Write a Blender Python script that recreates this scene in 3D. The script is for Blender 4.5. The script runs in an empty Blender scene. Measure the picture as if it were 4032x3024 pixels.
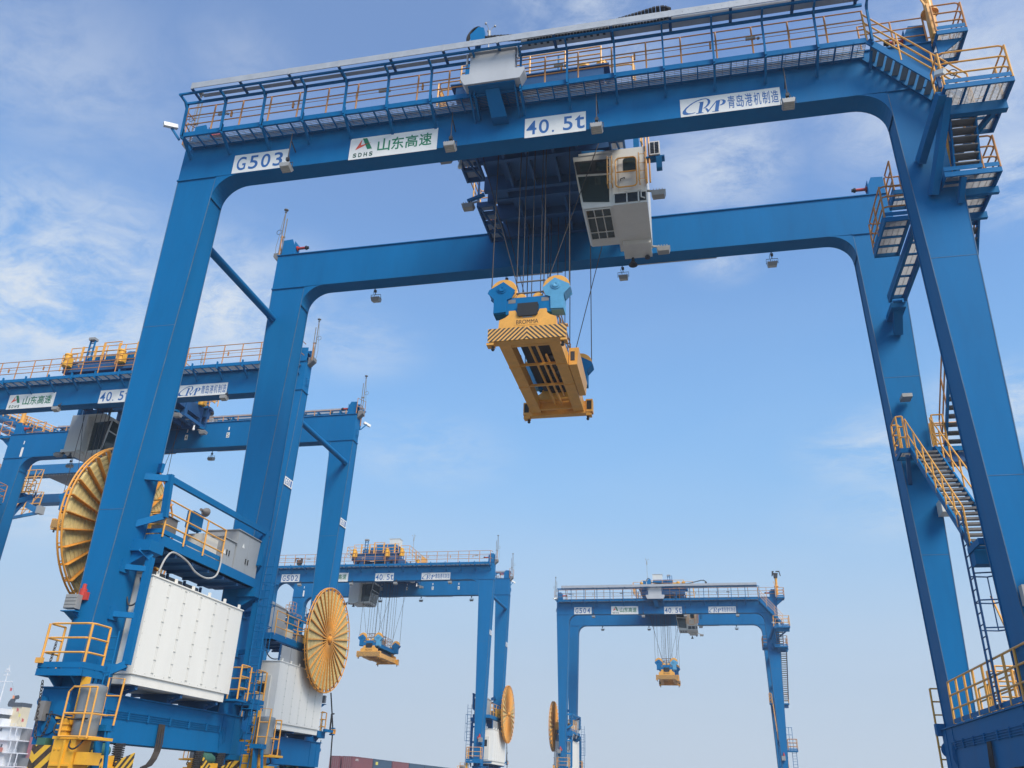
import bpy, math, random
from mathutils import Vector, Matrix
random.seed(7)
PI = math.pi; R = math.radians
SC = bpy.context.scene
COL = SC.collection

# ------------------------------------------------------------ camera
cam = bpy.data.cameras.new("camera"); co = bpy.data.objects.new("camera", cam); COL.objects.link(co)
cam.sensor_width = 36.0; cam.sensor_fit = 'HORIZONTAL'; cam.lens = 3341.7/4032*36
cam.clip_start = 0.2; cam.clip_end = 6000
rt = Vector((0.97659884, 0.21263421, 0.03227057)); up = Vector((0.06398009, -0.43048993, 0.90032492)); fw = Vector((-0.20533203, 0.87719161, 0.43402033))
co.matrix_world = Matrix(((rt.x, up.x, -fw.x, 5.0421), (rt.y, up.y, -fw.y, -26.2212), (rt.z, up.z, -fw.z, 1.7001), (0, 0, 0, 1)))
SC.camera = co

# ------------------------------------------------------------ sky, sun, exposure
SUN_EL, SUN_AZ = 46.0, 133.0          # azimuth clockwise from +Y (the view runs roughly along +Y)
w = bpy.data.worlds.new("World"); SC.world = w; w.use_nodes = True
nt = w.node_tree; nt.nodes.clear(); N = nt.nodes.new; LK = nt.links.new
sky = N('ShaderNodeTexSky'); sky.sky_type = 'NISHITA'; sky.sun_disc = False
sky.sun_elevation = R(SUN_EL); sky.sun_rotation = R(SUN_AZ)
sky.air_density = 1.0; sky.dust_density = 0.8; sky.ozone_density = 1.3; sky.altitude = 0
tc = N('ShaderNodeTexCoord')
sep = N('ShaderNodeSeparateXYZ'); LK(tc.outputs['Generated'], sep.inputs[0])
# clouds live on a flat layer overhead: project the view direction onto it
zc = N('ShaderNodeMath'); zc.operation = 'MAXIMUM'; zc.inputs[1].default_value = 0.06; LK(sep.outputs[2], zc.inputs[0])
za = N('ShaderNodeMath'); za.operation = 'ADD'; za.inputs[1].default_value = 0.12; LK(zc.outputs[0], za.inputs[0])
dx = N('ShaderNodeMath'); dx.operation = 'DIVIDE'; LK(sep.outputs[0], dx.inputs[0]); LK(za.outputs[0], dx.inputs[1])
dy = N('ShaderNodeMath'); dy.operation = 'DIVIDE'; LK(sep.outputs[1], dy.inputs[0]); LK(za.outputs[0], dy.inputs[1])
cb = N('ShaderNodeCombineXYZ'); LK(dx.outputs[0], cb.inputs[0]); LK(dy.outputs[0], cb.inputs[1])
def noise(scale, det, rough, off, dist=0.4):
    mp = N('ShaderNodeMapping'); mp.inputs['Location'].default_value = off; mp.inputs['Scale'].default_value = (1.0, 1.35, 1); LK(cb.outputs[0], mp.inputs[0])
    n = N('ShaderNodeTexNoise'); n.inputs['Scale'].default_value = scale; n.inputs['Detail'].default_value = det
    n.inputs['Roughness'].default_value = rough; n.inputs['Distortion'].default_value = dist; LK(mp.outputs[0], n.inputs[0]); return n
def ramp(src, a, b, va, vb):
    m = N('ShaderNodeMapRange'); m.interpolation_type = 'SMOOTHSTEP'
    for k, v in zip(('From Min', 'From Max', 'To Min', 'To Max'), (a, b, va, vb)): m.inputs[k].default_value = v
    LK(src, m.inputs[0]); return m.outputs[0]
n1 = noise(3.6, 10, 0.66, (3.1, 1.7, 0), 0.6); n2 = noise(13.0, 10, 0.7, (8.3, 2.2, 0), 1.2); n3 = noise(0.8, 3, 0.5, (1.3, 6.4, 0))
mm = N('ShaderNodeMath'); mm.operation = 'MULTIPLY_ADD'; mm.inputs[1].default_value = 0.42; LK(n2.outputs[0], mm.inputs[0]); LK(n1.outputs[0], mm.inputs[2])
c1 = ramp(mm.outputs[0], 0.50, 0.88, 0.0, 1.0)
c2 = None                                                            # banks of thin cloud, each at its own place on the cloud layer
for (bx, by, br, bs) in ((-1.16, 1.12, .50, 1.0), (-.84, 1.22, .34, .95), (-1.0, 1.0, .3, .8), (-.66, 1.38, .20, .45), (-.10, .75, .16, .75), (.068, 1.02, .16, .8), (.36, .93, .26, .8), (.46, 1.09, .18, .8), (.46, 1.97, .30, .7), (.64, 1.78, .26, .9), (-.80, .68, .26, .35), (.07, 1.25, .09, .6), (-1.75, 1.85, .6, .6), (-.65, 1.87, .3, .35), (.55, 2.3, .4, .4), (-.55, .72, .12, .25)):
    vd = N('ShaderNodeVectorMath'); vd.operation = 'DISTANCE'; vd.inputs[1].default_value = (bx, by, 0); LK(cb.outputs[0], vd.inputs[0])
    q = ramp(vd.outputs['Value'], 0.0, br, bs, 0.0)
    if c2 is None: c2 = q
    else:
        mx = N('ShaderNodeMath'); mx.operation = 'MAXIMUM'; LK(c2, mx.inputs[0]); LK(q, mx.inputs[1]); c2 = mx.outputs[0]
cm = N('ShaderNodeMath'); cm.operation = 'MULTIPLY'; LK(c1, cm.inputs[0]); LK(c2, cm.inputs[1])
veil = ramp(n3.outputs[0], 0.3, 0.7, 0.0, 0.08)
hz = ramp(sep.outputs[2], -0.02, 0.44, 0.96, 0.0)                     # milky air towards the horizon
ad = N('ShaderNodeMath'); ad.operation = 'ADD'; LK(cm.outputs[0], ad.inputs[0]); LK(veil, ad.inputs[1])
mixc = N('ShaderNodeMix'); mixc.data_type = 'RGBA'; LK(ad.outputs[0], mixc.inputs[0])
tint = N('ShaderNodeMix'); tint.data_type = 'RGBA'; tint.blend_type = 'MULTIPLY'; tint.inputs[0].default_value = 1.0
tint.inputs[7].default_value = (1.26, 1.56, 1.86, 1); LK(sky.outputs[0], tint.inputs[6])
mid = N('ShaderNodeMix'); mid.data_type = 'RGBA'; LK(ramp(sep.outputs[2], 0.12, 0.70, 0.85, 0.0), mid.inputs[0]); LK(tint.outputs[2], mid.inputs[6]); mid.inputs[7].default_value = (1.45, 3.75, 6.3, 1)
low = N('ShaderNodeMix'); low.data_type = 'RGBA'; LK(hz, low.inputs[0]); LK(mid.outputs[2], low.inputs[6]); low.inputs[7].default_value = (4.75, 5.35, 6.0, 1)
LK(low.outputs[2], mixc.inputs[6]); mixc.inputs[7].default_value = (5.4, 5.9, 6.5, 1)
bg = N('ShaderNodeBackground'); bg.inputs[1].default_value = 0.135
LK(mixc.outputs[2], bg.inputs[0]); ow = N('ShaderNodeOutputWorld'); LK(bg.outputs[0], ow.inputs[0])

sl = bpy.data.lights.new("sun", 'SUN'); sl.energy = 4.3; sl.angle = R(28); sl.color = (1.0, 0.93, 0.82)
so = bpy.data.objects.new("sun", sl); COL.objects.link(so)
sd = Vector((math.cos(R(SUN_EL))*math.sin(R(SUN_AZ)), math.cos(R(SUN_EL))*math.cos(R(SUN_AZ)), math.sin(R(SUN_EL))))
so.rotation_euler = (-sd).to_track_quat('-Z', 'Y').to_euler()
SC.view_settings.view_transform = 'Standard'; SC.view_settings.look = 'None'; SC.view_settings.gamma = 1.0
SC.view_settings.exposure = 0.0

# ------------------------------------------------------------ materials
MATS = {}
def mat(name, col, rough=0.5, metal=0.0, var=0.12, scale=1.5, dirt=0.0, dirtcol=(0.12, 0.07, 0.04), spec=0.4, bump=0.0, streak=False):
    m = bpy.data.materials.new(name); m.use_nodes = True; t = m.node_tree; b = t.nodes['Principled BSDF']
    b.inputs['Roughness'].default_value = rough; b.inputs['Metallic'].default_value = metal
    b.inputs['Specular IOR Level'].default_value = spec
    tcn = t.nodes.new('ShaderNodeTexCoord'); src = tcn.outputs['Object']
    if streak:
        mp = t.nodes.new('ShaderNodeMapping'); mp.inputs['Scale'].default_value = (1, 1, 0.18); t.links.new(src, mp.inputs[0]); src = mp.outputs[0]
    n = t.nodes.new('ShaderNodeTexNoise'); n.inputs['Scale'].default_value = scale; n.inputs['Detail'].default_value = 6; n.inputs['Roughness'].default_value = 0.65
    t.links.new(src, n.inputs[0])
    cr = t.nodes.new('ShaderNodeMix'); cr.data_type = 'RGBA'
    cr.inputs[6].default_value = tuple(c*(1-var) for c in col)+(1,); cr.inputs[7].default_value = tuple(min(1, c*(1+var)) for c in col)+(1,)
    mr = t.nodes.new('ShaderNodeMapRange'); mr.inputs[1].default_value = 0.3; mr.inputs[2].default_value = 0.7
    t.links.new(n.outputs[0], mr.inputs[0]); t.links.new(mr.outputs[0], cr.inputs[0]); out = cr.outputs[2]
    if dirt > 0:
        n2 = t.nodes.new('ShaderNodeTexNoise'); n2.inputs['Scale'].default_value = scale*3.3; n2.inputs['Detail'].default_value = 8; n2.inputs['Roughness'].default_value = 0.75
        t.links.new(src, n2.inputs[0])
        m2 = t.nodes.new('ShaderNodeMapRange'); m2.inputs[1].default_value = 0.52; m2.inputs[2].default_value = 0.78; m2.inputs[4].default_value = dirt
        t.links.new(n2.outputs[0], m2.inputs[0])
        d = t.nodes.new('ShaderNodeMix'); d.data_type = 'RGBA'; d.inputs[7].default_value = tuple(dirtcol)+(1,)
        t.links.new(m2.outputs[0], d.inputs[0]); t.links.new(out, d.inputs[6]); out = d.outputs[2]
    t.links.new(out, b.inputs['Base Color'])
    rr = t.nodes.new('ShaderNodeMapRange'); rr.inputs[3].default_value = max(0.05, rough-0.08); rr.inputs[4].default_value = min(1, rough+0.12)
    t.links.new(n.outputs[0], rr.inputs[0]); t.links.new(rr.outputs[0], b.inputs['Roughness'])
    if bump > 0:
        bp = t.nodes.new('ShaderNodeBump'); bp.inputs['Strength'].default_value = bump; bp.inputs['Distance'].default_value = 0.02
        t.links.new(n.outputs[0], bp.inputs['Height']); t.links.new(bp.outputs[0], b.inputs['Normal'])
    MATS[name] = m; return m
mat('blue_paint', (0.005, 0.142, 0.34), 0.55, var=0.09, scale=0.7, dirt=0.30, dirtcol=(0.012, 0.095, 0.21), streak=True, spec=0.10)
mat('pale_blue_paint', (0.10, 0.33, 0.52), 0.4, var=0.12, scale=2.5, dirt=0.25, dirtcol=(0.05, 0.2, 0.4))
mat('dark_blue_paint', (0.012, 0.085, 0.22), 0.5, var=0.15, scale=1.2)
mat('yellow_paint', (0.80, 0.385, 0.07), 0.42, var=0.12, scale=2.5, dirt=0.30, dirtcol=(0.36, 0.16, 0.04))
mat('rail_paint', (0.52, 0.225, 0.06), 0.5, var=0.18, scale=3.0, dirt=0.35, dirtcol=(0.30, 0.10, 0.03))
mat('bright_yellow_paint', (0.80, 0.40, 0.03), 0.4, var=0.1, scale=2.0, dirt=0.2, dirtcol=(0.4, 0.2, 0.05))
mat('reel_paint', (0.72, 0.32, 0.05), 0.45, var=0.12, scale=2.0, dirt=0.25, dirtcol=(0.35, 0.14, 0.03))
mat('white_panel', (0.86, 0.82, 0.73), 0.45, var=0.03, scale=1.2, dirt=0.12, dirtcol=(0.55, 0.5, 0.42), streak=True)
mat('box_grey', (0.46, 0.47, 0.48), 0.45, var=0.05, scale=1.5, dirt=0.15, dirtcol=(0.3, 0.29, 0.27), streak=True)
mat('edge_seam', (0.07, 0.15, 0.24), 0.7, var=0.3, scale=2, dirt=0.6, dirtcol=(0.17, 0.14, 0.12))
mat('seam_grey', (0.52, 0.51, 0.46), 0.6, var=0.1)
mat('sign_white', (0.82, 0.80, 0.74), 0.4, var=0.05, scale=2.0, dirt=0.22, dirtcol=(0.6, 0.57, 0.5))
mat('cab_paint', (0.68, 0.66, 0.59), 0.4, var=0.05, scale=1.5, dirt=0.15, dirtcol=(0.4, 0.37, 0.33), streak=True)
mat('grey_paint', (0.36, 0.37, 0.37), 0.45, var=0.06, scale=2.0, dirt=0.15, dirtcol=(0.2, 0.17, 0.14))
mat('cylinder_grey', (0.22, 0.25, 0.27), 0.4, var=0.1, scale=2.0, dirt=0.2)
mat('galvanised', (0.30, 0.30, 0.30), 0.5, 0.4, var=0.12, scale=6.0, dirt=0.2, dirtcol=(0.25, 0.22, 0.2))
mat('tray_metal', (0.40, 0.42, 0.44), 0.5, 0.1, var=0.10, scale=3.0, dirt=0.25, dirtcol=(0.35, 0.3, 0.26))
mat('weathered_box', (0.20, 0.19, 0.18), 0.6, var=0.15, scale=2.5, dirt=0.3)
mat('lamp_housing', (0.34, 0.33, 0.31), 0.5, 0.2, var=0.1, scale=4)
mat('lamp_lens', (0.50, 0.46, 0.38), 0.35, var=0.12, scale=8)
mat('rope_steel', (0.055, 0.045, 0.04), 0.6, 0.3, var=0.2, scale=20)
mat('rubber', (0.025, 0.025, 0.027), 0.7, var=0.2, scale=5)
mat('dark_steel', (0.05, 0.05, 0.055), 0.6, 0.2, var=0.2, scale=5)
mat('black_paint', (0.02, 0.02, 0.02), 0.5, var=0.1)
mat('red_paint', (0.50, 0.05, 0.035), 0.4, var=0.1, scale=3)
mat('sign_blue', (0.03, 0.14, 0.38), 0.5, var=0.05)
mat('sign_green', (0.015, 0.20, 0.09), 0.5, var=0.05)
mat('sign_red', (0.70, 0.10, 0.05), 0.5, var=0.05)
mat('sign_dark', (0.02, 0.09, 0.06), 0.5, var=0.05)
mat('cable_jacket', (0.62, 0.48, 0.20), 0.6, var=0.2, scale=4, dirt=0.3, dirtcol=(0.16, 0.10, 0.04))
mat('hose_grey', (0.45, 0.44, 0.42), 0.6, var=0.1)
mat('motor_green', (0.05, 0.14, 0.10), 0.5, var=0.1)
mat('concrete', (0.15, 0.145, 0.135), 0.85, var=0.15, scale=0.4, dirt=0.3, dirtcol=(0.16, 0.15, 0.14), bump=0.2)  # dark grey: asphalt tone of the yard, shared with the quay block
mat('box_maroon', (0.20, 0.055, 0.055), 0.55, var=0.15, scale=0.8, dirt=0.2, dirtcol=(0.10, 0.05, 0.04))
mat('box_navy', (0.035, 0.075, 0.12), 0.55, var=0.15, scale=0.8, dirt=0.2, dirtcol=(0.08, 0.07, 0.07))
mat('box_red', (0.36, 0.055, 0.07), 0.5, var=0.12, scale=0.8)
mat('ship_white', (0.80, 0.80, 0.80), 0.5, var=0.04, scale=0.3, dirt=0.15, dirtcol=(0.5, 0.42, 0.36))
mat('ship_cream', (0.72, 0.60, 0.38), 0.5, var=0.05, scale=0.3)
mat('ship_red', (0.36, 0.08, 0.05), 0.5, var=0.1, scale=0.3)
mat('lifeboat_orange', (0.50, 0.13, 0.06), 0.5, var=0.1, scale=0.3)
mat('window_dark', (0.03, 0.035, 0.04), 0.2, var=0.1)
mat('flag_yellow', (0.7, 0.6, 0.1), 0.7); mat('flag_orange', (0.75, 0.25, 0.08), 0.7); mat('flag_blue', (0.05, 0.12, 0.4), 0.7)
def glass(name, col, alpha):
    m = bpy.data.materials.new(name); m.use_nodes = True; t = m.node_tree; b = t.nodes['Principled BSDF']
    b.inputs['Base Color'].default_value = col+(1,); b.inputs['Roughness'].default_value = 0.06; b.inputs['Alpha'].default_value = alpha
    b.inputs['Specular IOR Level'].default_value = 0.55
    MATS[name] = m
glass('cab_glass', (0.035, 0.05, 0.045), 0.86)
def chevron(name, ca, cbk, period, sign, cx=0.0, cy=0.0, axis=0, absx=True):
    """diagonal warning stripes painted on: a function of the object's own coordinates"""
    m = bpy.data.materials.new(name); m.use_nodes = True; t = m.node_tree; b = t.nodes['Principled BSDF']; b.inputs['Roughness'].default_value = 0.45
    tcn = t.nodes.new('ShaderNodeTexCoord'); sp = t.nodes.new('ShaderNodeSeparateXYZ'); t.links.new(tcn.outputs['Object'], sp.inputs[0])
    def M(op, a, bb=None):
        q = t.nodes.new('ShaderNodeMath'); q.operation = op
        for i, v in enumerate((a, bb)):
            if v is None: continue
            if isinstance(v, (int, float)): q.inputs[i].default_value = v
            else: t.links.new(v, q.inputs[i])
        return q.outputs[0]
    x = M('SUBTRACT', sp.outputs[axis], cx)
    if absx: x = M('ABSOLUTE', x)
    s = M('ADD', M('MULTIPLY', x, sign), sp.outputs[2])
    f = M('GREATER_THAN', M('FRACT', M('DIVIDE', s, period)), 0.5)
    n = t.nodes.new('ShaderNodeTexNoise'); n.inputs['Scale'].default_value = 9; n.inputs['Detail'].default_value = 5; t.links.new(tcn.outputs['Object'], n.inputs[0])
    mr = t.nodes.new('ShaderNodeMapRange'); mr.inputs[1].default_value = 0.35; mr.inputs[2].default_value = 0.75; mr.inputs[3].default_value = 0; mr.inputs[4].default_value = 0.3; t.links.new(n.outputs[0], mr.inputs[0])
    mx = t.nodes.new('ShaderNodeMix'); mx.data_type = 'RGBA'; mx.inputs[6].default_value = ca+(1,); mx.inputs[7].default_value = cbk+(1,); t.links.new(f, mx.inputs[0])
    m2 = t.nodes.new('ShaderNodeMix'); m2.data_type = 'RGBA'; m2.inputs[7].default_value = (0.3, 0.16, 0.06, 1); t.links.new(mr.outputs[0], m2.inputs[0]); t.links.new(mx.outputs[2], m2.inputs[6])
    t.links.new(m2.outputs[2], b.inputs['Base Color']); MATS[name] = m
chevron('chevron_spreader', (0.84, 0.44, 0.10), (0.03, 0.028, 0.025), 0.155, 1.0)
chevron('chevron_bogie_front', (0.80, 0.46, 0.03), (0.02, 0.02, 0.02), 0.40, -1.0, cx=-12.33)
chevron('chevron_bogie_side', (0.80, 0.46, 0.03), (0.02, 0.02, 0.02), 0.26, -1.0, axis=1, absx=False)

# ------------------------------------------------------------ mesh helpers
SPLIT = {'spring', 'pivot_block', 'cross_bar', 'lifting_lug', 'house_support', 'house_guard', 'handle', 'anchor_chain', 'platform_bracket', 'lamp_bracket', 'grab_plate', 'recess_shade', 'panel_seams', 'bracket', 'railing', 'horn_loudspeaker', 'corner_housing'}
class MB:
    def __init__(s): s.v = []; s.f = []; s.cut = []
    def add(s, vs, fs):
        o = len(s.v); s.cut.append((o, len(s.f))); s.v += [tuple(p) for p in vs]; s.f += [tuple(i+o for i in f) for f in fs]; return s
    def box(s, x0, x1, y0, y1, z0, z1):
        return s.hull([(x0, y0, z0), (x1, y0, z0), (x1, y1, z0), (x0, y1, z0), (x0, y0, z1), (x1, y0, z1), (x1, y1, z1), (x0, y1, z1)])
    def hull(s, p):
        return s.add(p, [(3, 2, 1, 0), (4, 5, 6, 7), (0, 1, 5, 4), (1, 2, 6, 5), (2, 3, 7, 6), (3, 0, 4, 7)])
    def bar(s, p, q, w, h=None, upv=(0, 0, 1)):
        h = h or w; p = Vector(p); q = Vector(q); d = (q-p).normalized(); u = Vector(upv)
        if abs(d.dot(u)) > 0.98: u = Vector((0, 1, 0))
        a = d.cross(u).normalized()*(w/2); b = a.cross(d).normalized()*(h/2)
        return s.hull([p-a-b, p+a-b, p+a+b, p-a+b, q-a-b, q+a-b, q+a+b, q-a+b][0:4]+[q-a-b, q+a-b, q+a+b, q-a+b])
    def tube(s, p, q, r, n=8, cap=True, r2=None):
        p = Vector(p); q = Vector(q); r2 = r if r2 is None else r2; d = (q-p).normalized(); u = Vector((0, 0, 1)) if abs(d.z) < 0.9 else Vector((1, 0, 0))
        a = d.cross(u).normalized(); b = d.cross(a)
        vs = [p+(a*math.cos(2*PI*i/n)+b*math.sin(2*PI*i/n))*r for i in range(n)]+[q+(a*math.cos(2*PI*i/n)+b*math.sin(2*PI*i/n))*r2 for i in range(n)]
        fs = [(i, (i+1) % n, n+(i+1) % n, n+i) for i in range(n)]
        if cap: fs += [tuple(range(n-1, -1, -1)), tuple(range(n, 2*n))]
        return s.add(vs, fs)
    def path(s, pts, r, n=6, closed=False):
        pts = [Vector(p) for p in pts]; m = len(pts); vs = []; fs = []; pa = None
        for i, p in enumerate(pts):
            if closed: d = pts[(i+1) % m]-pts[i-1]
            else: d = pts[min(i+1, m-1)]-pts[max(i-1, 0)]
            d.normalize()
            if pa is None:
                u = Vector((0, 0, 1)) if abs(d.z) < 0.9 else Vector((1, 0, 0)); a = d.cross(u).normalized()
            else:
                a = pa-d*pa.dot(d)
                a = a.normalized() if a.length > 1e-4 else d.cross(Vector((1, 0, 0))).normalized()
            pa = a; b = d.cross(a)
            vs += [p+(a*math.cos(2*PI*k/n)+b*math.sin(2*PI*k/n))*r for k in range(n)]
        for i in range(m if closed else m-1):
            j = (i+1) % m
            fs += [(i*n+k, i*n+(k+1) % n, j*n+(k+1) % n, j*n+k) for k in range(n)]
        if not closed: fs += [tuple(range(n-1, -1, -1)), tuple(range((m-1)*n, m*n))]
        return s.add(vs, fs)
    def prism(s, poly, axis, a, b):
        """poly: 2-D points in the plane across 'axis' (x: (y,z); y: (x,z); z: (x,y))"""
        def P(u, v, t): return {'x': (t, u, v), 'y': (u, t, v), 'z': (u, v, t)}[axis]
        n = len(poly); vs = [P(u, v, a) for u, v in poly]+[P(u, v, b) for u, v in poly]
        return s.add(vs, [tuple(range(n-1, -1, -1)), tuple(range(n, 2*n))]+[(i, (i+1) % n, n+(i+1) % n, n+i) for i in range(n)])
    def ring(s, c, axis, r, t, n=48, m=6):
        pts = []
        for i in range(n):
            a = 2*PI*i/n; u, v = r*math.cos(a), r*math.sin(a)
            pts.append({'x': (c[0], c[1]+u, c[2]+v), 'y': (c[0]+u, c[1], c[2]+v), 'z': (c[0]+u, c[1]+v, c[2])}[axis])
        return s.path(pts, t, m, True)
    def lathe(s, c, axis, prof, n=24):
        """prof: (along axis, radius)"""
        vs = []; m = len(prof)
        for t, r in prof:
            for i in range(n):
                a = 2*PI*i/n; u, v = r*math.cos(a), r*math.sin(a)
                vs.append({'x': (c[0]+t, c[1]+u, c[2]+v), 'y': (c[0]+u, c[1]+t, c[2]+v), 'z': (c[0]+u, c[1]+v, c[2]+t)}[axis])
        fs = [(j*n+i, j*n+(i+1) % n, (j+1)*n+(i+1) % n, (j+1)*n+i) for j in range(m-1) for i in range(n)]
        if prof[0][1] > 1e-5: fs.append(tuple(range(n-1, -1, -1)))
        if prof[-1][1] > 1e-5: fs.append(tuple(range((m-1)*n, m*n)))
        return s.add(vs, fs)
    def mesh(s, name, m, smooth=False):
        me = bpy.data.meshes.new(name); me.from_pydata(s.v, [], s.f)
        me.materials.append(MATS[m]); me.update()
        if smooth:
            me.polygons.foreach_set('use_smooth', [True]*len(me.polygons))
            try: me.set_sharp_from_angle(angle=R(35))
            except Exception: pass
        return me
    def pieces(s):
        """the far-apart pieces of the mesh, each as a mesh builder of its own"""
        ends = s.cut[1:]+[(len(s.v), len(s.f))]; bb = []
        for (a, _), (c, _) in zip(s.cut, ends):
            p = s.v[a:c]; bb.append(([min(q[i] for q in p) for i in range(3)], [max(q[i] for q in p) for i in range(3)]))
        n = len(bb); root = list(range(n))
        def find(i):
            while root[i] != i: i = root[i]
            return i
        for i in range(n):
            for j in range(i):
                gap = math.sqrt(sum(max(0, bb[i][0][k]-bb[j][1][k], bb[j][0][k]-bb[i][1][k])**2 for k in range(3)))
                sz = max(max(bb[i][1][k]-bb[i][0][k] for k in range(3)), max(bb[j][1][k]-bb[j][0][k] for k in range(3)))
                if gap <= max(.02, .49*sz): root[find(i)] = find(j)
        out = {}
        for i in range(n):
            (a, fa), (c, fc) = s.cut[i], ends[i]
            out.setdefault(find(i), MB()).add(s.v[a:c], [tuple(k-a for k in f) for f in s.f[fa:fc]])
        return list(out.values())
    def build(s, name, m, parent=None, smooth=False):
        import bmesh
        if name in SPLIT and len(s.cut) > 1:
            ps = s.pieces()
            if len(ps) > 1: return [q.build(name, m, parent, smooth) for q in ps][0]
        me = s.mesh(name, m, smooth); bm = bmesh.new(); bm.from_mesh(me); bmesh.ops.recalc_face_normals(bm, faces=bm.faces); bm.to_mesh(me); bm.free()
        o = bpy.data.objects.new(name, me); COL.objects.link(o)
        if parent is not None: o.parent = parent
        return o
def empty(name, loc=(0, 0, 0), rz=0.0):
    o = bpy.data.objects.new(name, None); COL.objects.link(o); o.location = loc; o.rotation_euler = (0, 0, rz); o.empty_display_size = 0.5; return o
def tag(o, label=None, cat=None, group=None, kind=None):
    for k, v in (('label', label), ('category', cat), ('group', group), ('kind', kind)):
        if v: o[k] = v
    return o
def copy_tree(o, parent=None, skip=()):
    c = o.copy(); COL.objects.link(c)
    c.parent = parent
    for ch in list(o.children):
        if ch.name.split('.')[0] in skip: continue
        copy_tree(ch, c, skip)
    return c
def smooth(pts, n=5):
    pts = [Vector(p) for p in pts]; q = [pts[0]*2-pts[1]]+pts+[pts[-1]*2-pts[-2]]; out = []
    for i in range(1, len(q)-2):
        a, b, c, d = q[i-1:i+3]
        for k in range(n):
            t = k/n; out.append(0.5*((2*b)+(c-a)*t+(2*a-5*b+4*c-d)*t*t+(3*b-a-3*c+d)*t**3))
    return out+[pts[-1]]
def lerp(a, b, t): return a+(b-a)*t
def railing(mb, pts, h=1.1, post=1.15, r=0.024, rp=0.028, rails=(1.0, 0.67, 0.34), ends=True):
    """tubular guard rail along a floor polyline"""
    pts = [Vector(p) for p in pts]
    crn = [pts[0]]                                                      # rounded corners on the rails
    for i in range(1, len(pts)-1):
        p = pts[i]; a = (pts[i-1]-p); c = (pts[i+1]-p); q = min(.14, a.length*.3, c.length*.3); a.normalize(); c.normalize()
        crn += [p+a*q, p+(a+c)*q*.30, p+c*q]
    crn.append(pts[-1])
    for f in rails: mb.path([p+Vector((0, 0, h*f)) for p in crn], r, 6)
    for i in range(len(pts)-1):
        a, b = pts[i], pts[i+1]; n = max(1, round((b-a).length/post))
        for k in range(n+1):
            if k == n and i < len(pts)-2: continue
            p = a+(b-a)*(k/n); mb.tube(p, p+Vector((0, 0, h)), rp, 6)
def grating(mb, x0, x1, y0, y1, z, dx=0.25, dy=0.085, t=0.03):
    """open bar grating: bearing bars along x, cross rods along y"""
    n = max(1, int((y1-y0)/dy))
    for i in range(n+1):
        y = y0+(y1-y0)*i/n; mb.box(x0, x1, y-0.004, y+0.004, z-t, z)
    n = max(1, int((x1-x0)/dx))
    for i in range(n+1):
        x = x0+(x1-x0)*i/n; mb.box(x-0.005, x+0.005, y0, y1, z-0.012, z-0.002)
def text_mesh(body, m, x0, x1, z0, z1, parent, name='lettering', shear=0.0, bold=0.0, y=0.0, flip=False, depth=0.004):
    """lettering as a flat mesh standing in the x-z plane, fitted into a rectangle"""
    cu = bpy.data.curves.new(name, 'FONT'); cu.body = body; cu.shear = shear; cu.offset = bold; cu.fill_mode = 'FRONT'; cu.extrude = 0.0
    to = bpy.data.objects.new('tmp', cu); COL.objects.link(to)
    dg = bpy.context.evaluated_depsgraph_get(); me = bpy.data.meshes.new_from_object(to.evaluated_get(dg)); bpy.data.objects.remove(to)
    xs = [v.co.x for v in me.vertices]; ys = [v.co.y for v in me.vertices]
    ax, bx, ay, by = min(xs), max(xs), min(ys), max(ys)
    vs = []
    for v in me.vertices:
        px = lerp(x0, x1, (v.co.x-ax)/max(1e-6, bx-ax)); pz = lerp(z0, z1, (v.co.y-ay)/max(1e-6, by-ay))
        vs.append((px, pz))
    fs = [tuple(p.vertices) for p in me.polygons]; bpy.data.meshes.remove(me)
    return vs, fs
# ------------------------------------------------------------ ground
g = MB(); g.add([(-3000, -3000, 0), (3000, -3000, 0), (3000, 3000, 0), (-3000, 3000, 0)], [(0, 1, 2, 3)])
tag(g.build('ground', 'concrete'), 'dark asphalt container yard under the gantry cranes', 'ground', kind='structure')  # unseen ground; dark asphalt tone lessens light bounced onto the undersides

# ------------------------------------------------------------ gantry crane, built once in its own coordinates
D = 3.8449; WG = 0.7348; ZB = 21.9888; ZT = 23.828; XO = 13.2697
YF = -D-WG/2; YB = D+WG/2
def xo(z): return lerp(12.6733, XO, (z-3)/(ZB-3))
def wx(z): return lerp(0.5085, 1.5785, (z-3)/(ZB-3))
def dy_(z): return lerp(1.5476, 0.7, (z-3)/(ZB-3))

def sign(parent, face, u0, u1, z0, z1, items, name='sign'):
    """painted sign: items = (verts2d, faces, material); face F/B = outer girder faces, L = outer face of the left legs, I = inner face of the front girder"""
    def P(u, z, d):
        if face == 'F': return (u, YF-d, z)
        if face == 'B': return (-u, YB+d, z)
        if face == 'I': return (-u, -D+WG/2+d, z)
        if face[0] == 'L': return (-xo(z)-d-0.012, -u, z)
    def slab(poly2, a, b):
        m = MB(); n = len(poly2); vs = [P(u, z, a) for u, z in poly2]+[P(u, z, b) for u, z in poly2]
        m.add(vs, [tuple(range(n-1, -1, -1)), tuple(range(n, 2*n))]+[(i, (i+1) % n, n+(i+1) % n, n+i) for i in range(n)]); return m
    pl = slab([(u0, z0), (u1, z0), (u1, z1), (u0, z1)], 0.003, 0.010).build(name, 'sign_white', parent)
    groups = {}
    for vs, fs, m in items: groups.setdefault(m, MB()).add([P(u, z, 0.014) for u, z in vs], fs)
    for m, mb in groups.items(): mb.build('lettering', m, pl)
    return pl
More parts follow.
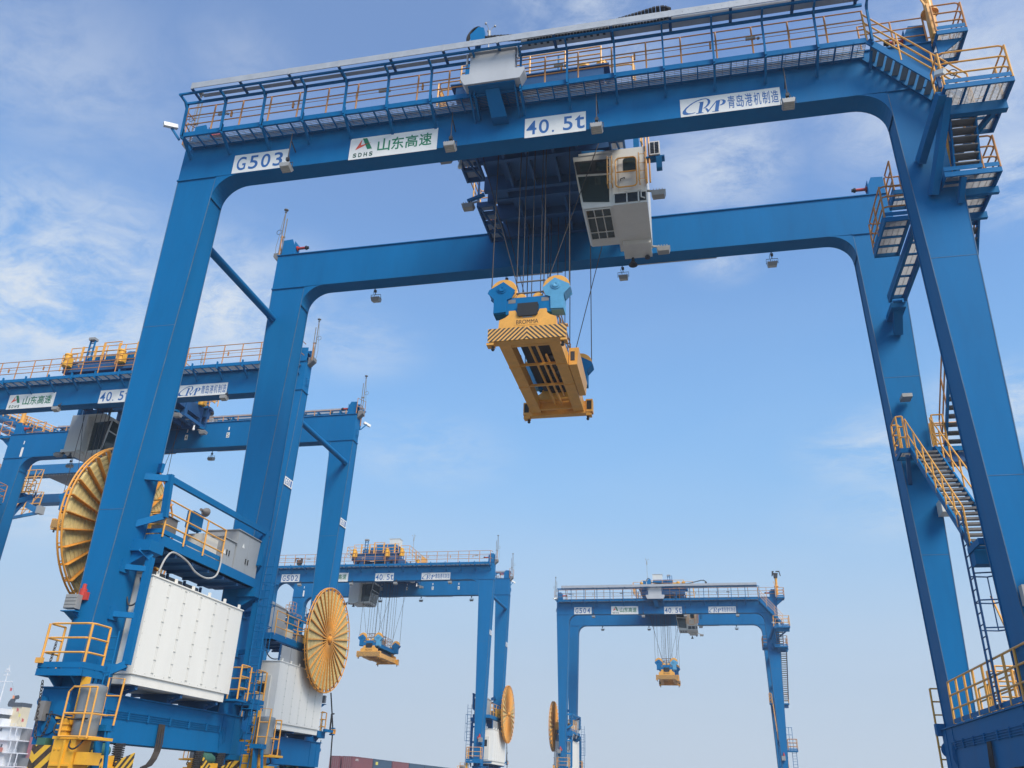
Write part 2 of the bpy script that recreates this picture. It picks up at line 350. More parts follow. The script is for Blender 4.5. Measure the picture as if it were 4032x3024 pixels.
def chars(s, cells, z0, z1, m='sign_blue', shear=0.0, bold=0.0):
    out = []
    for ch, (a, b) in zip(s, cells):
        zz1 = z1; zz0 = z0
        if ch == '.': zz1 = z0+0.09
        vs, fs = text_mesh(ch, None, a, b, zz0, zz1, None, shear=shear, bold=bold); out.append((vs, fs, m))
    return out
def poly(pts, m): return (pts, [tuple(range(len(pts)))], m)
def strip(a, b, m):
    n = len(a); return (list(a)+list(b), [(i, i+1, n+i+1, n+i) for i in range(n-1)], m)
def number_items(num, u0, u1, z0, z1, m='sign_blue'):
    W = u1-u0; H = z1-z0
    return chars(num, [(u0+W*(0.07+0.225*i), u0+W*(0.07+0.225*i+0.165)) for i in range(4)], z0+0.13*H, z1-0.13*H, m, bold=0.012)
def tonnage_items(u0, z0):
    cl = [(0.03, 0.195), (0.235, 0.40), (0.45, 0.485), (0.63, 0.785), (0.825, 0.98)]
    return chars('40.5t', [(u0+2.12*a, u0+2.12*b) for a, b in cl], z0+0.12, z0+0.73, bold=0.012)
def operator_items(u0, z0, W=3.30, H=0.97):
    def q(u, v): return (u0+W*u, z0+H*(1-v))
    it = [poly([q(.138, .06), q(.066, .57), q(.15, .43), q(.128, .36)][::-1], 'sign_red'), poly([q(.128, .36), q(.15, .43), q(.245, .27)], 'sign_red'),
          poly([q(.14, .045), q(.192, .05), q(.262, .58), q(.207, .585)][::-1], 'sign_green')]
    for i, ch in enumerate('SDHS'):
        a = .05+.062*i; vs, fs = text_mesh(ch, None, u0+W*a, u0+W*(a+.040), z0+H*.08, z0+H*.28, None, bold=0.035); it.append((vs, fs, 'sign_dark'))
    for i, ch in enumerate('山东高速'):
        a = .325+.158*i; vs, fs = text_mesh(ch, None, u0+W*a, u0+W*(a+.142), z0+H*.24, z0+H*.83, None, bold=0.014); it.append((vs, fs, 'sign_green'))
    return it
def maker_items(u0, z0, W=3.2, H=0.76):
    def q(u, v): return (u0+W*u, z0+H*(1-v))
    m = 'sign_blue'; it = []
    def P(*pts): it.append(poly([q(*p) for p in pts], m))
    def S(a, b): it.append(strip([q(*p) for p in a], [q(*p) for p in b], m))
    S([(.264, .102), (.220, .103), (.166, .177), (.111, .305), (.056, .503), (.024, .678), (.018, .799), (.030, .883), (.0605, .911), (.1045, .895), (.149, .854)],
      [(.264, .142), (.228, .145), (.183, .20), (.140, .287), (.097, .424), (.064, .569), (.054, .677), (.062, .777), (.079, .825), (.105, .85), (.147, .823)])   # sweeping C
    S([(.264, .102), (.294, .16), (.3085, .271), (.304, .393), (.285, .528), (.257, .632), (.234, .679)], [(.264, .142), (.276, .191), (.2825, .301), (.2755, .431), (.258, .547), (.244, .607), (.232, .648)])
    P((.204, .281), (.240, .278), (.2115, .882), (.176, .885)); P((.191, .286), (.2415, .275), (.240, .304), (.1906, .316)); P((.154, .918), (.229, .915), (.227, .874), (.157, .88))
    P((.249, .686), (.267, .654), (.2855, .788), (.272, .923)); P((.266, .883), (.274, .925), (.376, .317), (.365, .319)); P((.367, .311), (.406, .291), (.377, .924), (.341, .921)); P((.316, .917), (.384, .919), (.385, .884), (.318, .884))
    S([(.398, .295), (.416, .283), (.442, .298), (.459, .361), (.460, .462), (.443, .559), (.4155, .603), (.396, .608)], [(.398, .319), (.413, .311), (.424, .329), (.431, .39), (.428, .468), (.417, .534), (.406, .56), (.3965, .578)])
    for i, ch in enumerate('青岛港机制造'):
        a = .478+.086*i; vs, fs = text_mesh(ch, None, u0+W*a, u0+W*(a+.072), z0+H*.16, z0+H*.86, None, bold=0.008); it.append((vs, fs, m))
    return it

def crane_numbers(root, num):
    sign(root, 'F', -11.06, -8.87, 22.01, 22.86, number_items(num, -11.06, -8.87, 22.01, 22.86))
    sign(root, 'B', -11.06, -8.87, 22.01, 22.86, number_items(num, -11.06, -8.87, 22.01, 22.86))
    for yc in (D, -D):
        sign(root, 'L', -yc-0.46, -yc+0.46, 16.30, 16.76, number_items(num, -yc-0.46, -yc+0.46, 16.30, 16.76))

def build_crane():
    C = empty('gantry_crane')
    # --- two box girders
    for sgn in (-1, 1):
        y = sgn*D; b = MB()
        b.box(-XO, XO, y-WG/2, y+WG/2, ZB+0.002, ZT-0.04)
        b.box(-XO-0.03, XO+0.03, y-WG/2-0.05, y+WG/2+0.05, ZT-0.04, ZT)
        for sx in (-1, 1):                                            # bolted joints above each leg
            x0, x1 = sorted((sx*(XO+0.03), sx*(XO-wx(ZB)-0.03))); b.box(x0, x1, y-WG/2-0.03, y+WG/2+0.03, ZB-0.03, ZB+0.03)
        gd = b.build('girder', 'blue_paint', C)
        b = MB(); b.box(-12.3, 12.3, y-0.06, y+0.06, ZT+0.001, ZT+0.10); b.build('rail', 'dark_steel', gd)
    # --- legs with curved knees
    for sx in (-1, 1):
        for sgn in (-1, 1):
            y = sgn*D; zt = ZB-0.03; z0 = 3.9; b = MB()
            def cs(z, ins):
                xa, xb = sx*xo(z), sx*(xo(z)-wx(z)); h = dy_(z)/2
                e = 0.02*ins; xa -= sx*e; xb += sx*e
                return xa, xb, y-h+0.03*ins, y+h-0.03*ins
            n = 6
            for k in range(1):
                a0, a1, a2, a3 = cs(z0, 1); c0, c1, c2, c3 = cs(zt, 1)
                b.hull([(a0, a2, z0), (a1, a2, z0), (a1, a3, z0), (a0, a3, z0), (c0, c2, zt), (c1, c2, zt), (c1, c3, zt), (c0, c3, zt)])
                for q in (0, 1):                                      # front and back plates stand proud of the side plates
                    a0, a1, a2, a3 = cs(z0, 0); c0, c1, c2, c3 = cs(zt, 0)
                    ya0, ya1 = (a2, a2+0.028) if q == 0 else (a3-0.028, a3); yc0, yc1 = (c2, c2+0.028) if q == 0 else (c3-0.028, c3)
                    b.hull([(a0, ya0, z0), (a1, ya0, z0), (a1, ya1, z0), (a0, ya1, z0), (c0, yc0, zt), (c1, yc0, zt), (c1, yc1, zt), (c0, yc1, zt)])
            lg = b.build('leg', 'blue_paint', C)
            b = MB()                                                    # grimy welded corner edges and plate joints
            for i, j in ((0, 2), (1, 2), (0, 3), (1, 3)):
                p_, q_ = cs(z0, 0), cs(zt, 0); b.bar((p_[i], p_[j], z0), (q_[i], q_[j], zt), .022, .022)
            for zz in (9.1, 15.6):
                p_ = cs(zz, 0)
                for j in (2, 3): b.bar((p_[0], p_[j], zz), (p_[1], p_[j], zz), .012, .014)
            b.build('weld_seam', 'edge_seam', lg)
            b = MB(); xi = XO-wx(ZB); rr = 0.98                        # knee: web in line with the girder face, curved plate across
            arc = [(sx*(xi-rr+rr*math.sin(R(t))), ZB-rr+rr*math.cos(R(t))) for t in range(0, 91, 9)]
            xl = lambda z: sx*(xo(z)-wx(z)+0.015)
            web = [(sx*(xi+0.02), ZB-0.031)]+arc[:-1]+[(xl(ZB-rr), ZB-rr)]
            hy = WG/2-0.004
            b.prism(web, 'y', y-hy, y-hy+0.02); b.prism(web, 'y', y+hy-0.02, y+hy)
            inn = [(a+sx*0.02, c+0.02) for a, c in arc]; b.prism(arc+inn[::-1], 'y', y-hy-0.004, y+hy+0.004)
            b.build('knee', 'blue_paint', lg)
    # --- tie tubes between the left legs
    b = MB(); b.tube((-12.95, -D+0.33, 20.4), (-12.95, D-0.33, 20.4), 0.16, 14)
    for sgn in (-1, 1): b.box(-13.03, -12.87, sgn*(D-0.62)-0.18, sgn*(D-0.62)+0.18, 20.22, 20.58)
    b.build('tie_tube', 'blue_paint', C)
    # --- sill beams with their conduits and cable bundle
    for sx in (-1, 1):
        b = MB(); x0, x1 = sorted((sx*12.98, sx*12.05)); b.box(x0, x1, -4.75, 4.75, 2.65, 3.9)
        b.box(x0-0.05, x1+0.05, -4.8, 4.8, 3.902, 3.94)
        for yy in (-4.2, -3.4, 3.4, 4.2): b.box(x0-0.02, x1+0.02, yy-0.02, yy+0.02, 2.63, 3.9)
        sb = b.build('sill_beam', 'blue_paint', C)
        b = MB(); xi = sx*12.02
        for k, zz in enumerate((3.50, 3.44, 3.38, 3.32)): b.path([(xi, -3.9+0.1*k, zz), (xi, 3.6-0.12*k, zz), (xi, 3.7-0.12*k, zz-0.5)], 0.011, 6)
        for yy in (-3.2, -2.1, -1.1, 0.1, 1.2, 2.3, 3.2): b.box(min(xi, sx*12.05)-0.02, max(xi, sx*12.05)+0.02, yy-0.03, yy+0.03, 3.29, 3.53)
        b.build('conduit', 'blue_paint', sb)
        b = MB()
        for k in range(6):
            y0 = -0.5+0.058*k; b.path([(xi-sx*0.03, y0, 3.3), (xi-sx*0.05-sx*0.02*(k%2), y0, 2.75), (xi-sx*0.05, y0-0.03, 2.5), (xi-sx*0.06, y0-0.14, 2.3), (xi-sx*0.08, y0-0.35, 2.12), (xi-sx*0.1, y0-0.65, 2.03)], 0.019, 6)
        b.build('cable_bundle', 'rope_steel', sb)
    # --- bogies
    for sx in (-1, 1):
        for sgn in (-1, 1):
            xc = sx*12.25; yc = sgn*2.9
            b = MB(); b.box(xc-0.42, xc+0.42, yc-1.0, yc+1.0, 1.25, 2.02); b.box(xc-0.30, xc+0.30, yc-0.5, yc+0.45, 2.02, 2.30)
            bo = b.build('bogie', 'bright_yellow_paint', C)
            mm = -sx; e = sgn*5.25; y0, y1 = sorted((e, e-sgn*0.55))
            def bx(b, a0, a1, *r): b.box(min(xc+mm*a0, xc+mm*a1), max(xc+mm*a0, xc+mm*a1), *r)
            b = MB(); bx(b, -0.20, 0.46, y0, y1, 0.7, 2.44); b.build('bumper', 'chevron_bogie_front', bo)
            b = MB(); bx(b, -0.14, 0.13, y0+0.04, y1-0.04, 2.445, 2.62); b.build('bumper_plate', 'motor_green', bo)
            b = MB(); b.hull([(xc-sx*0.47, yc-0.95, 1.5), (xc-sx*0.43, yc-0.95, 1.5), (xc-sx*0.43, yc-0.25, 1.5), (xc-sx*0.47, yc-0.25, 1.5), (xc-sx*0.47, yc-0.8, 2.45), (xc-sx*0.43, yc-0.8, 2.45), (xc-sx*0.43, yc-0.3, 2.2), (xc-sx*0.47, yc-0.3, 2.2)]); b.build('warning_plate', 'chevron_bogie_side', bo)
            b = MB(); b.hull([(xc-sx*0.47, yc+0.30, 1.5), (xc-sx*0.43, yc+0.30, 1.5), (xc-sx*0.43, yc+1.15, 1.5), (xc-sx*0.47, yc+1.15, 1.5), (xc-sx*0.47, yc+0.35, 2.15), (xc-sx*0.43, yc+0.35, 2.15), (xc-sx*0.43, yc+1.15, 2.42), (xc-sx*0.47, yc+1.15, 2.42)]); b.build('warning_plate', 'chevron_bogie_side', bo)
            b = MB()
            for wy in (-0.75, 0.75):
                b.lathe((xc-0.22, yc+wy, 0.72), 'x', [(0, 0.3), (0.02, 0.62), (0.1, 0.72), (0.34, 0.72), (0.42, 0.62), (0.44, 0.3)], 24)
            b.build('wheel', 'rubber', bo, True)
            b = MB()
            for yy in (yc-0.72, yc+0.72):
                b.path([(xc-sx*0.2+0.15*math.cos(t*0.9), yy+0.17*math.sin(t*0.9), 2.03+t*0.0086) for t in range(0, 72)], 0.023, 5); b.tube((xc-sx*0.2, yy, 2.02), (xc-sx*0.2, yy, 2.64), 0.10, 10)
            b.build('spring', 'dark_steel', bo)
            b = MB(); b.lathe((xc-sx*0.15, yc-0.15, 2.42), 'y', [(-0.28, 0.12), (-0.24, 0.2), (0.2, 0.2), (0.26, 0.14), (0.4, 0.14)], 16); b.build('motor', 'motor_green', bo, True)
            # kingpin post and blue hinge block under the sill end
            b = MB(); bx(b, -0.5, 0.2, min(sgn*4.2, sgn*4.95), max(sgn*4.2, sgn*4.95), 2.46, 2.64)
            b.lathe((xc+mm*0.05, sgn*4.76, 3.35), 'y', [(0, 0.24), (sgn*0.06, 0.24), (sgn*0.06, 0.0)], 20); b.lathe((xc-mm*0.6, sgn*4.76, 3.55), 'y', [(0, 0.14), (sgn*0.1, 0.14), (sgn*0.1, 0)], 14)
            b.lathe((xc-mm*0.25, sgn*4.76, 2.95), 'y', [(0, 0.22), (sgn*0.04, 0.22), (sgn*0.04, 0)], 20)
            b.build('pivot_block', 'blue_paint', bo)
            b = MB(); bx(b, 0.47, 0.72, min(sgn*4.95, sgn*5.25), max(sgn*4.95, sgn*5.25), 2.68, 3.10); bx(b, 0.47, 1.12, min(sgn*4.7, sgn*5.32), max(sgn*4.7, sgn*5.32), 1.2, 2.58); bx(b, 0.60, 0.78, min(sgn*4.85, sgn*5.0), max(sgn*4.85, sgn*5.0), 3.16, 4.18)
            bx(b, 0.10, 1.3, min(sgn*4.95, sgn*5.02), max(sgn*4.95, sgn*5.02), 3.10, 3.16); bx(b, 0.40, 1.75, min(sgn*4.7, sgn*5.32), max(sgn*4.7, sgn*5.32), 2.59, 2.66); bx(b, 1.15, 1.5, min(sgn*4.7, sgn*5.25), max(sgn*4.7, sgn*5.25), 2.0, 2.3)
            for zz in (2.80, 2.95): bx(b, 0.40, 0.76, min(sgn*4.9, sgn*5.28), max(sgn*4.9, sgn*5.28), zz, zz+0.03)
            for q in range(4): b.lathe((xc+mm*(.56+.13*q), sgn*5.325, 2.35), 'y', [(0, .03), (sgn*.015, .028), (sgn*.015, 0)], 6)
            for zz in (1.55, 1.95): bx(b, .52, 1.08, min(sgn*5.32, sgn*5.36), max(sgn*5.32, sgn*5.36), zz, zz+.05)
            bx(b, .80, .86, min(sgn*5.32, sgn*5.37), max(sgn*5.32, sgn*5.37), 1.2, 2.58)
            if sx < 0:
                b.build('step_bracket', 'bright_yellow_paint', bo); h_ = MB()
                for pts in ([(-11.85, sgn*5.05, 3.12), (-11.9, sgn*5.25, 2.95), (-11.86, sgn*5.3, 2.75), (-11.7, sgn*5.3, 2.68)], [(-11.3, sgn*5.3, 2.58), (-11.25, sgn*5.38, 2.42), (-11.1, sgn*5.4, 2.36), (-10.98, sgn*5.36, 2.45), (-10.98, sgn*5.2, 2.62)], [(-12.6, sgn*4.85, 3.22), (-12.2, sgn*5.0, 3.20), (-11.9, sgn*5.05, 3.14), (-11.4, sgn*5.32, 3.08), (-10.95, sgn*5.3, 3.1)]): h_.path(smooth(pts), .022, 6)
                h_.build('hose', 'rubber', bo)
            if sx < 0:
                b = MB(); cx, cy = -11.20, sgn*4.98
                b.lathe((cx, cy, 2.68), 'z', [(0, 0.30), (0.03, 0.32), (0.58, 0.32), (0.59, 0.335), (0.62, 0.335), (0.63, 0.325), (1.10, 0.325), (1.14, 0.34), (1.26, 0.33), (1.30, 0.2), (1.30, 0)], 28)
                cy_ = b.build('steering_cylinder', 'cylinder_grey', bo, True)
                b = MB(); yo = cy+sgn*0.42
                for zz in (2.66, 3.22): b.path([(cx-0.35, cy-sgn*0.2, zz), (cx-0.42, yo, zz), (cx+0.42, yo, zz), (cx+0.42, cy-sgn*0.2, zz)], 0.026, 6)
                b.path([(cx-0.42, yo, 2.66), (cx-0.42, yo, 3.75), (cx-0.30, yo, 3.88), (cx+0.42, yo, 3.88)], 0.026, 6)
                for xx in (cx+0.2, cx+0.42): b.tube((xx, yo, 2.62), (xx, yo, 3.88), 0.024, 6)
                b.build('cylinder_guard', 'yellow_paint', bo)
    # --- outer walkways on both girders
    def walkway(sgn, x0, x1, tray):
        y0, y1 = sgn*(abs(YF)+0.002), sgn*4.97; zf = 23.52
        wk = MB(); ya, yb = sorted((y1, y1-sgn*0.06)); wk.box(x0, x1, ya, yb, zf-0.10, zf+0.10)
        k = 0; x = x0+0.07; step = 1.617 if tray else 1.62
        ya, yb = sorted((y0, y0+sgn*0.10)); wk.box(x0, x1, ya, yb, zf-0.05, zf-0.03)
        for i in range(int((x1-x0)/0.539)+1):
            xx = x0+0.07+i*0.539; wk.box(xx-0.02, xx+0.02, min(y0, y1), max(y0, y1), zf-0.09, zf-0.035)
        wb = wk.build('walkway', 'blue_paint', C)
        gt = MB(); grating(gt, x0+0.02, x1-0.02, min(y0, y1)+(0.08 if sgn < 0 else 0.02), max(y0, y1)-(0.02 if sgn < 0 else 0.08), zf, 0.22, 0.07); gt.build('grating', 'galvanised', wb)
        rl = MB(); yr = sgn*4.92
        railing(rl, [(x0, yr, zf+0.05), (x1, yr, zf+0.05)], 1.28, 1.16, 0.024, 0.032, (1.0, 0.69, 0.36))
        rl.path([(x0, yr+sgn*0.03, zf+0.75), (x1, yr+sgn*0.03, zf+0.75)], 0.011, 5)
        rl.path([(x0, yr, zf+1.33), (x0-0.12, yr-sgn*0.1, zf+1.30), (x0-0.12, sgn*4.3, zf+1.33)], 0.024, 6); rl.path([(x0, yr, zf+0.6), (x0-0.12, sgn*4.3, zf+0.6)], 0.024, 6)
        for i in range(9):
            xx = x0+1.9+i*2.5; rl.box(xx-0.03, xx+0.03, yr-0.035, yr+0.035, zf+0.62, zf+0.86)
        rl.build('railing', 'rail_paint', wb)
        ms = None; n = int((x1-x0)/step+0.5)
        for i in range(n+1):
            xx = x0+0.07+i*step
            if tray and xx > 9.8 and xx < 11: continue
            if ms is None:
                b = MB()
                b.bar((0, sgn*(abs(YF)+0.005), 22.98), (0, sgn*4.93, zf-0.10), 0.07, 0.12); b.box(-0.05, 0.05, min(sgn*4.225, sgn*4.205), max(sgn*4.225, sgn*4.205), 22.88, 23.45)
                b.box(-0.03, 0.03, min(sgn*4.95, sgn*5.06), max(sgn*4.95, sgn*5.06), zf-0.22, zf+0.22)
                if tray:
                    b.bar((0, sgn*5.05, zf-0.15), (0, sgn*5.12, 24.86), 0.06, 0.10); b.bar((0, sgn*5.10, 24.84), (0, sgn*5.62, 24.86), 0.06, 0.09); b.bar((0, sgn*5.10, 24.6), (0, sgn*5.3, 24.83), 0.05, 0.06)
                o = b.build('bracket', 'blue_paint', wb); ms = o.data; o.location = (xx, 0, 0)
            else:
                o = bpy.data.objects.new('bracket', ms); COL.objects.link(o); o.parent = wb; o.location = (xx, 0, 0)
        # walkway lamps on the mid rail
        for i in range(4):
            xx = x0+1.5+i*6.4; b = MB(); b.box(xx-0.16, xx+0.16, yr-0.04, yr+0.04, zf+0.78, zf+0.86); b.tube((xx-0.14, yr, zf+0.86), (xx-0.14, yr, zf+0.93), 0.012, 5); b.tube((xx+0.14, yr, zf+0.86), (xx+0.14, yr, zf+0.93), 0.012, 5)
            b.lathe((xx+0.24, yr, zf+0.80), 'z', [(-0.05, 0), (-0.04, 0.05), (0.0, 0.06), (0.02, 0)], 10); b.build('walkway_lamp', 'lamp_housing', wb)
        return wb
    walkway(-1, -13.0, 11.2, True); walkway(1, -13.0, 12.9, False)
    # --- energy chain tray along the front walkway
    b = MB(); b.bar((-13.0, -5.12, 24.90), (11.2, -5.12, 24.90), 0.07, 0.09); b.bar((-13.0, -5.60, 24.90), (11.2, -5.60, 24.90), 0.07, 0.07)
    tr = b.build('tray_support', 'blue_paint', C)
    b = MB()
    for i in range(13):
        xx = -12.4+i*1.95; b.box(xx-0.05, xx+0.05, -5.75, -5.14, 24.945, 24.985)
    b.build('cross_bar', 'dark_blue_paint', tr)
    b = MB(); b.box(-12.45, 11.1, -5.762, -5.735, 24.96, 25.22); b.box(-12.45, 11.1, -5.76, -5.70, 25.221, 25.235)
    for i in range(13):
        xx = -12.4+i*1.95; b.box(xx-0.04, xx+0.04, -5.768, -5.735, 24.94, 25.24)
        for k in range(1, 9): b.lathe((xx+k*0.21, -5.762, 25.10+0.03*(k % 2)), 'y', [(0, 0.014), (-0.008, 0.012), (-0.008, 0)], 6)
    b.box(-12.2, 0.1, -5.25, -5.225, 24.99, 25.12); b.box(-12.2, 0.1, -5.40, -5.25, 24.988, 24.996); b.box(0.1, 11.1, -5.25, -5.225, 24.99, 25.12); b.box(0.1, 11.1, -5.56, -5.25, 24.988, 24.996); b.box(0.1, 11.1, -5.585, -5.56, 24.99, 25.12)
    b.build('cable_tray', 'tray_metal', C)
    # --- supply box hung outside the front walkway
    b = MB(); b.prism([(-2.05, 23.85), (-1.9, 23.55), (0.05, 23.55), (0.2, 23.85), (0.2, 24.02), (-2.05, 24.02)], 'y', -5.42, -4.99)
    b.box(-1.75, -0.15, -5.38, -5.02, 24.02, 24.98); b.box(-1.80, -0.10, -5.44, -5.0, 24.98, 25.04)
    for xx in (-1.86, -0.05): b.box(xx-0.02, xx+0.02, -5.42, -5.3, 24.5, 25.0)
    sx_ = b.build('junction_box', 'box_grey', C)
    b = MB(); b.box(-1.78, -0.14, -5.35, -4.3, 23.50, 23.545)
    for xx in (-1.76, -0.16): b.bar((xx, -5.2, 23.48), (xx, YF-0.01, 22.9), 0.05, 0.10)
    b.hull([(-1.22, -5.15, 23.48), (-0.72, -5.15, 23.48), (-0.72, -4.75, 23.49), (-1.22, -4.75, 23.49), (-1.1, YF-0.36, 22.72), (-0.55, YF-0.36, 22.72), (-0.55, YF-0.012, 22.70), (-1.1, YF-0.012, 22.70)])
    b.build('bracket', 'blue_paint', sx_)
    # --- end stops with red buffers at the four girder ends
    for sx in (-1, 1):
        for sgn in (-1, 1):
            y = sgn*D; b = MB(); X = lambda a: sx*a
            for yy in (y-0.22, y+0.22): b.prism([(X(13.2), ZT), (X(12.55), ZT), (X(12.6), ZT+0.6), (X(12.75), ZT+0.95), (X(13.2), ZT+0.92)], 'y', yy-0.015, yy+0.015)
            x0, x1 = sorted((X(13.18), X(12.6)));
            for zz in (0.35, 0.62): b.box(x0, x1, y-0.2, y+0.2, ZT+zz, ZT+zz+0.02)
            b.box(min(X(12.58), X(12.6)), max(X(12.58), X(12.6)), y-0.24, y+0.24, ZT, ZT+0.8)
            es = b.build('end_stop', 'blue_paint', C)
            b = MB(); b.tube((X(12.58), y, ZT+0.55), (X(12.16), y, ZT+0.55), 0.065, 14); b.tube((X(12.57), y, ZT+0.55), (X(12.53), y, ZT+0.55), 0.12, 14); b.build('buffer', 'red_paint', es)
            b = MB(); b.lathe((X(12.16), y, ZT+0.55), 'x', [(0, 0.07), (-sx*0.02, 0.10), (-sx*0.08, 0.10), (-sx*0.10, 0.07), (-sx*0.16, 0.07), (-sx*.17, 0.0)], 14); b.build('buffer_pad', 'rubber', es)
    # --- aerials at the left girder ends
    for sgn in (-1, 1):
        y = sgn*D; b = MB(); b.prism([(-13.29, 23.6), (-13.62, 23.9), (-13.62, 24.1), (-13.29, 24.1)], 'y', y-0.2, y+0.2)
        b.tube((-13.50, y, 23.9), (-13.50, y, 26.55), 0.028, 8); b.lathe((-13.50, y, 26.55), 'z', [(0, 0.03), (0.04, 0.06), (0.06, 0.02), (0.14, 0.02), (0.16, 0.10), (0.20, 0.11), (0.24, 0.05), (0.25, 0)], 16)
        if sgn > 0 or True: b.tube((-13.36, y, 23.9), (-13.36, y, 26.2), 0.026, 8)
        b.box(-13.54, -13.32, y-0.03, y+0.03, 25.1, 25.18)
        b.path([(-13.66+0.13*math.cos(t*0.35), y, 25.45+0.13*math.sin(t*0.35)) for t in range(0, 40)], 0.012, 5)
        b.path([(-13.52, y, 26.5), (-13.60, y, 25.8), (-13.62, y, 25.3), (-13.7, y, 24.6), (-13.64, y, 24.0)], 0.012, 5)
        b.build('aerial', 'weathered_box', C)
        b = MB()
        for xx in (-13.25,): b.path([(xx, y-sgn*0.35, 23.85), (xx, y-sgn*0.35, 24.95), (xx-0.3, y+sgn*0.3, 24.95), (xx-0.3, y+sgn*0.3, 23.85)], 0.024, 6); b.path([(xx, y-sgn*0.35, 24.4), (xx-0.3, y+sgn*0.3, 24.4)], 0.022, 6)
        b.build('end_railing', 'rail_paint', C)
        b = MB(); xx = -13.29
        for yy in (y-0.1, y+0.1): b.path([(xx, yy, 22.35), (xx-0.10, yy, 22.4), (xx-0.10, yy, 22.75), (xx, yy, 22.8)], 0.02, 5)
        b.build('lifting_hook', 'blue_paint', C)
    # --- camera at the left end of the front walkway
    b = MB(); b.bar((-13.05, -4.95, 23.3), (-13.35, -5.15, 23.75), 0.07); b.build('camera_arm', 'blue_paint', C)
    b = MB(); b.bar((-13.18, -5.05, 23.85), (-13.50, -5.42, 23.72), 0.15, 0.16); b.build('camera', 'sign_white', C)
    # --- floodlights: four outside the front girder, four under the rear one, four outside the rear one
    ms = {}
    def flood(x, y, kind, tilt):
        if not ms:
            b = MB(); b.hull([(-.17, -.15, -.12), (.17, -.15, -.12), (.17, .15, -.12), (-.17, .15, -.12), (-.20, -.19, .04), (.20, -.19, .04), (.20, .19, .04), (-.20, .19, .04)])
            for k in range(5): b.box(-.18+k*.082, -.16+k*.082, -.17, .17, .04, .10)
            o = b.build('floodlight', 'lamp_housing'); ms['b'] = o.data; bpy.data.objects.remove(o)
            b = MB()
            for k in range(4): b.box(-.15, .15, -.135+k*.07, -.085+k*.07, -.126, -.121)
            o = b.build('lens', 'lamp_lens'); ms['l'] = o.data; bpy.data.objects.remove(o)
            b = MB(); b.path([(-.23, 0, 0), (-.23, 0, .2), (.23, 0, .2), (.23, 0, 0)], .014, 6); b.tube((0, 0, .2), (0, 0, 1.55), .018, 6); b.path([(.05, -.02, .12), (.1, -.02, .3), (.03, 0, .5)], .01, 5); b.box(-.05, .05, -.05, .05, .3, .42)
            b.bar((0.02, 0, 1.2), (0.02, 0.4, 1.02), .03); o = b.build('hanger', 'dark_steel'); ms['long'] = o.data; bpy.data.objects.remove(o)
            b = MB(); b.path([(-.23, 0, 0), (-.23, 0, .2), (.23, 0, .2), (.23, 0, 0)], .014, 6); b.path([(-.1, 0, .2), (-.1, 0, .34), (.1, 0, .34), (.1, 0, .2)], .014, 6); b.tube((0, 0, .34), (0, 0, .45), .02, 6); o = b.build('hanger', 'dark_steel'); ms['short'] = o.data; bpy.data.objects.remove(o)
        z = 21.62 if kind == 'long' else 21.53
        o = bpy.data.objects.new('floodlight', ms['b']); COL.objects.link(o); o.parent = C; o.location = (x, y, z); o.rotation_euler = (tilt, 0, 0)
        l = bpy.data.objects.new('lens', ms['l']); COL.objects.link(l); l.parent = o
        h = bpy.data.objects.new('hanger', ms[kind]); COL.objects.link(h); h.parent = o; h.rotation_euler = (-tilt, 0, 0 if y < 0 else PI)
    for x in (-8.6, -2.5, 2.55, 8.64): flood(x, -4.62, 'long', -0.25); flood(x, 4.5, 'long', 0.25)
    # --- signs shared by all cranes
    for f in 'FB':
        sign(C, f, -6.44, -3.13, 21.95, 22.92, operator_items(-6.44, 21.95)); sign(C, f, 0.02, 2.14, 21.94, 22.80, tonnage_items(0.02, 21.94)); sign(C, f, 5.30, 8.50, 21.99, 22.75, maker_items(5.30, 21.99))
    for i, ch in enumerate('654321'):                                   # bay marks along the inner face of the front girder
        x = -7.3+3.13*i
        if abs(x) > 11: continue
        sign(C, 'I', -x-0.11, -x+0.11, 22.62, 23.0, chars(ch, [(-x-0.07, -x+0.07)], 22.67, 22.95, 'sign_dark'), 'bay_mark')
        sign(C, 'I', -x-0.04, -x+0.04, 23.16, 23.4, [], 'bay_mark')
    sign(C, 'I', -12.0, -11.82, 22.05, 22.75, [], 'bay_mark'); sign(C, 'I', -11.96, -11.89, 23.0, 23.25, [], 'bay_mark')
    return C
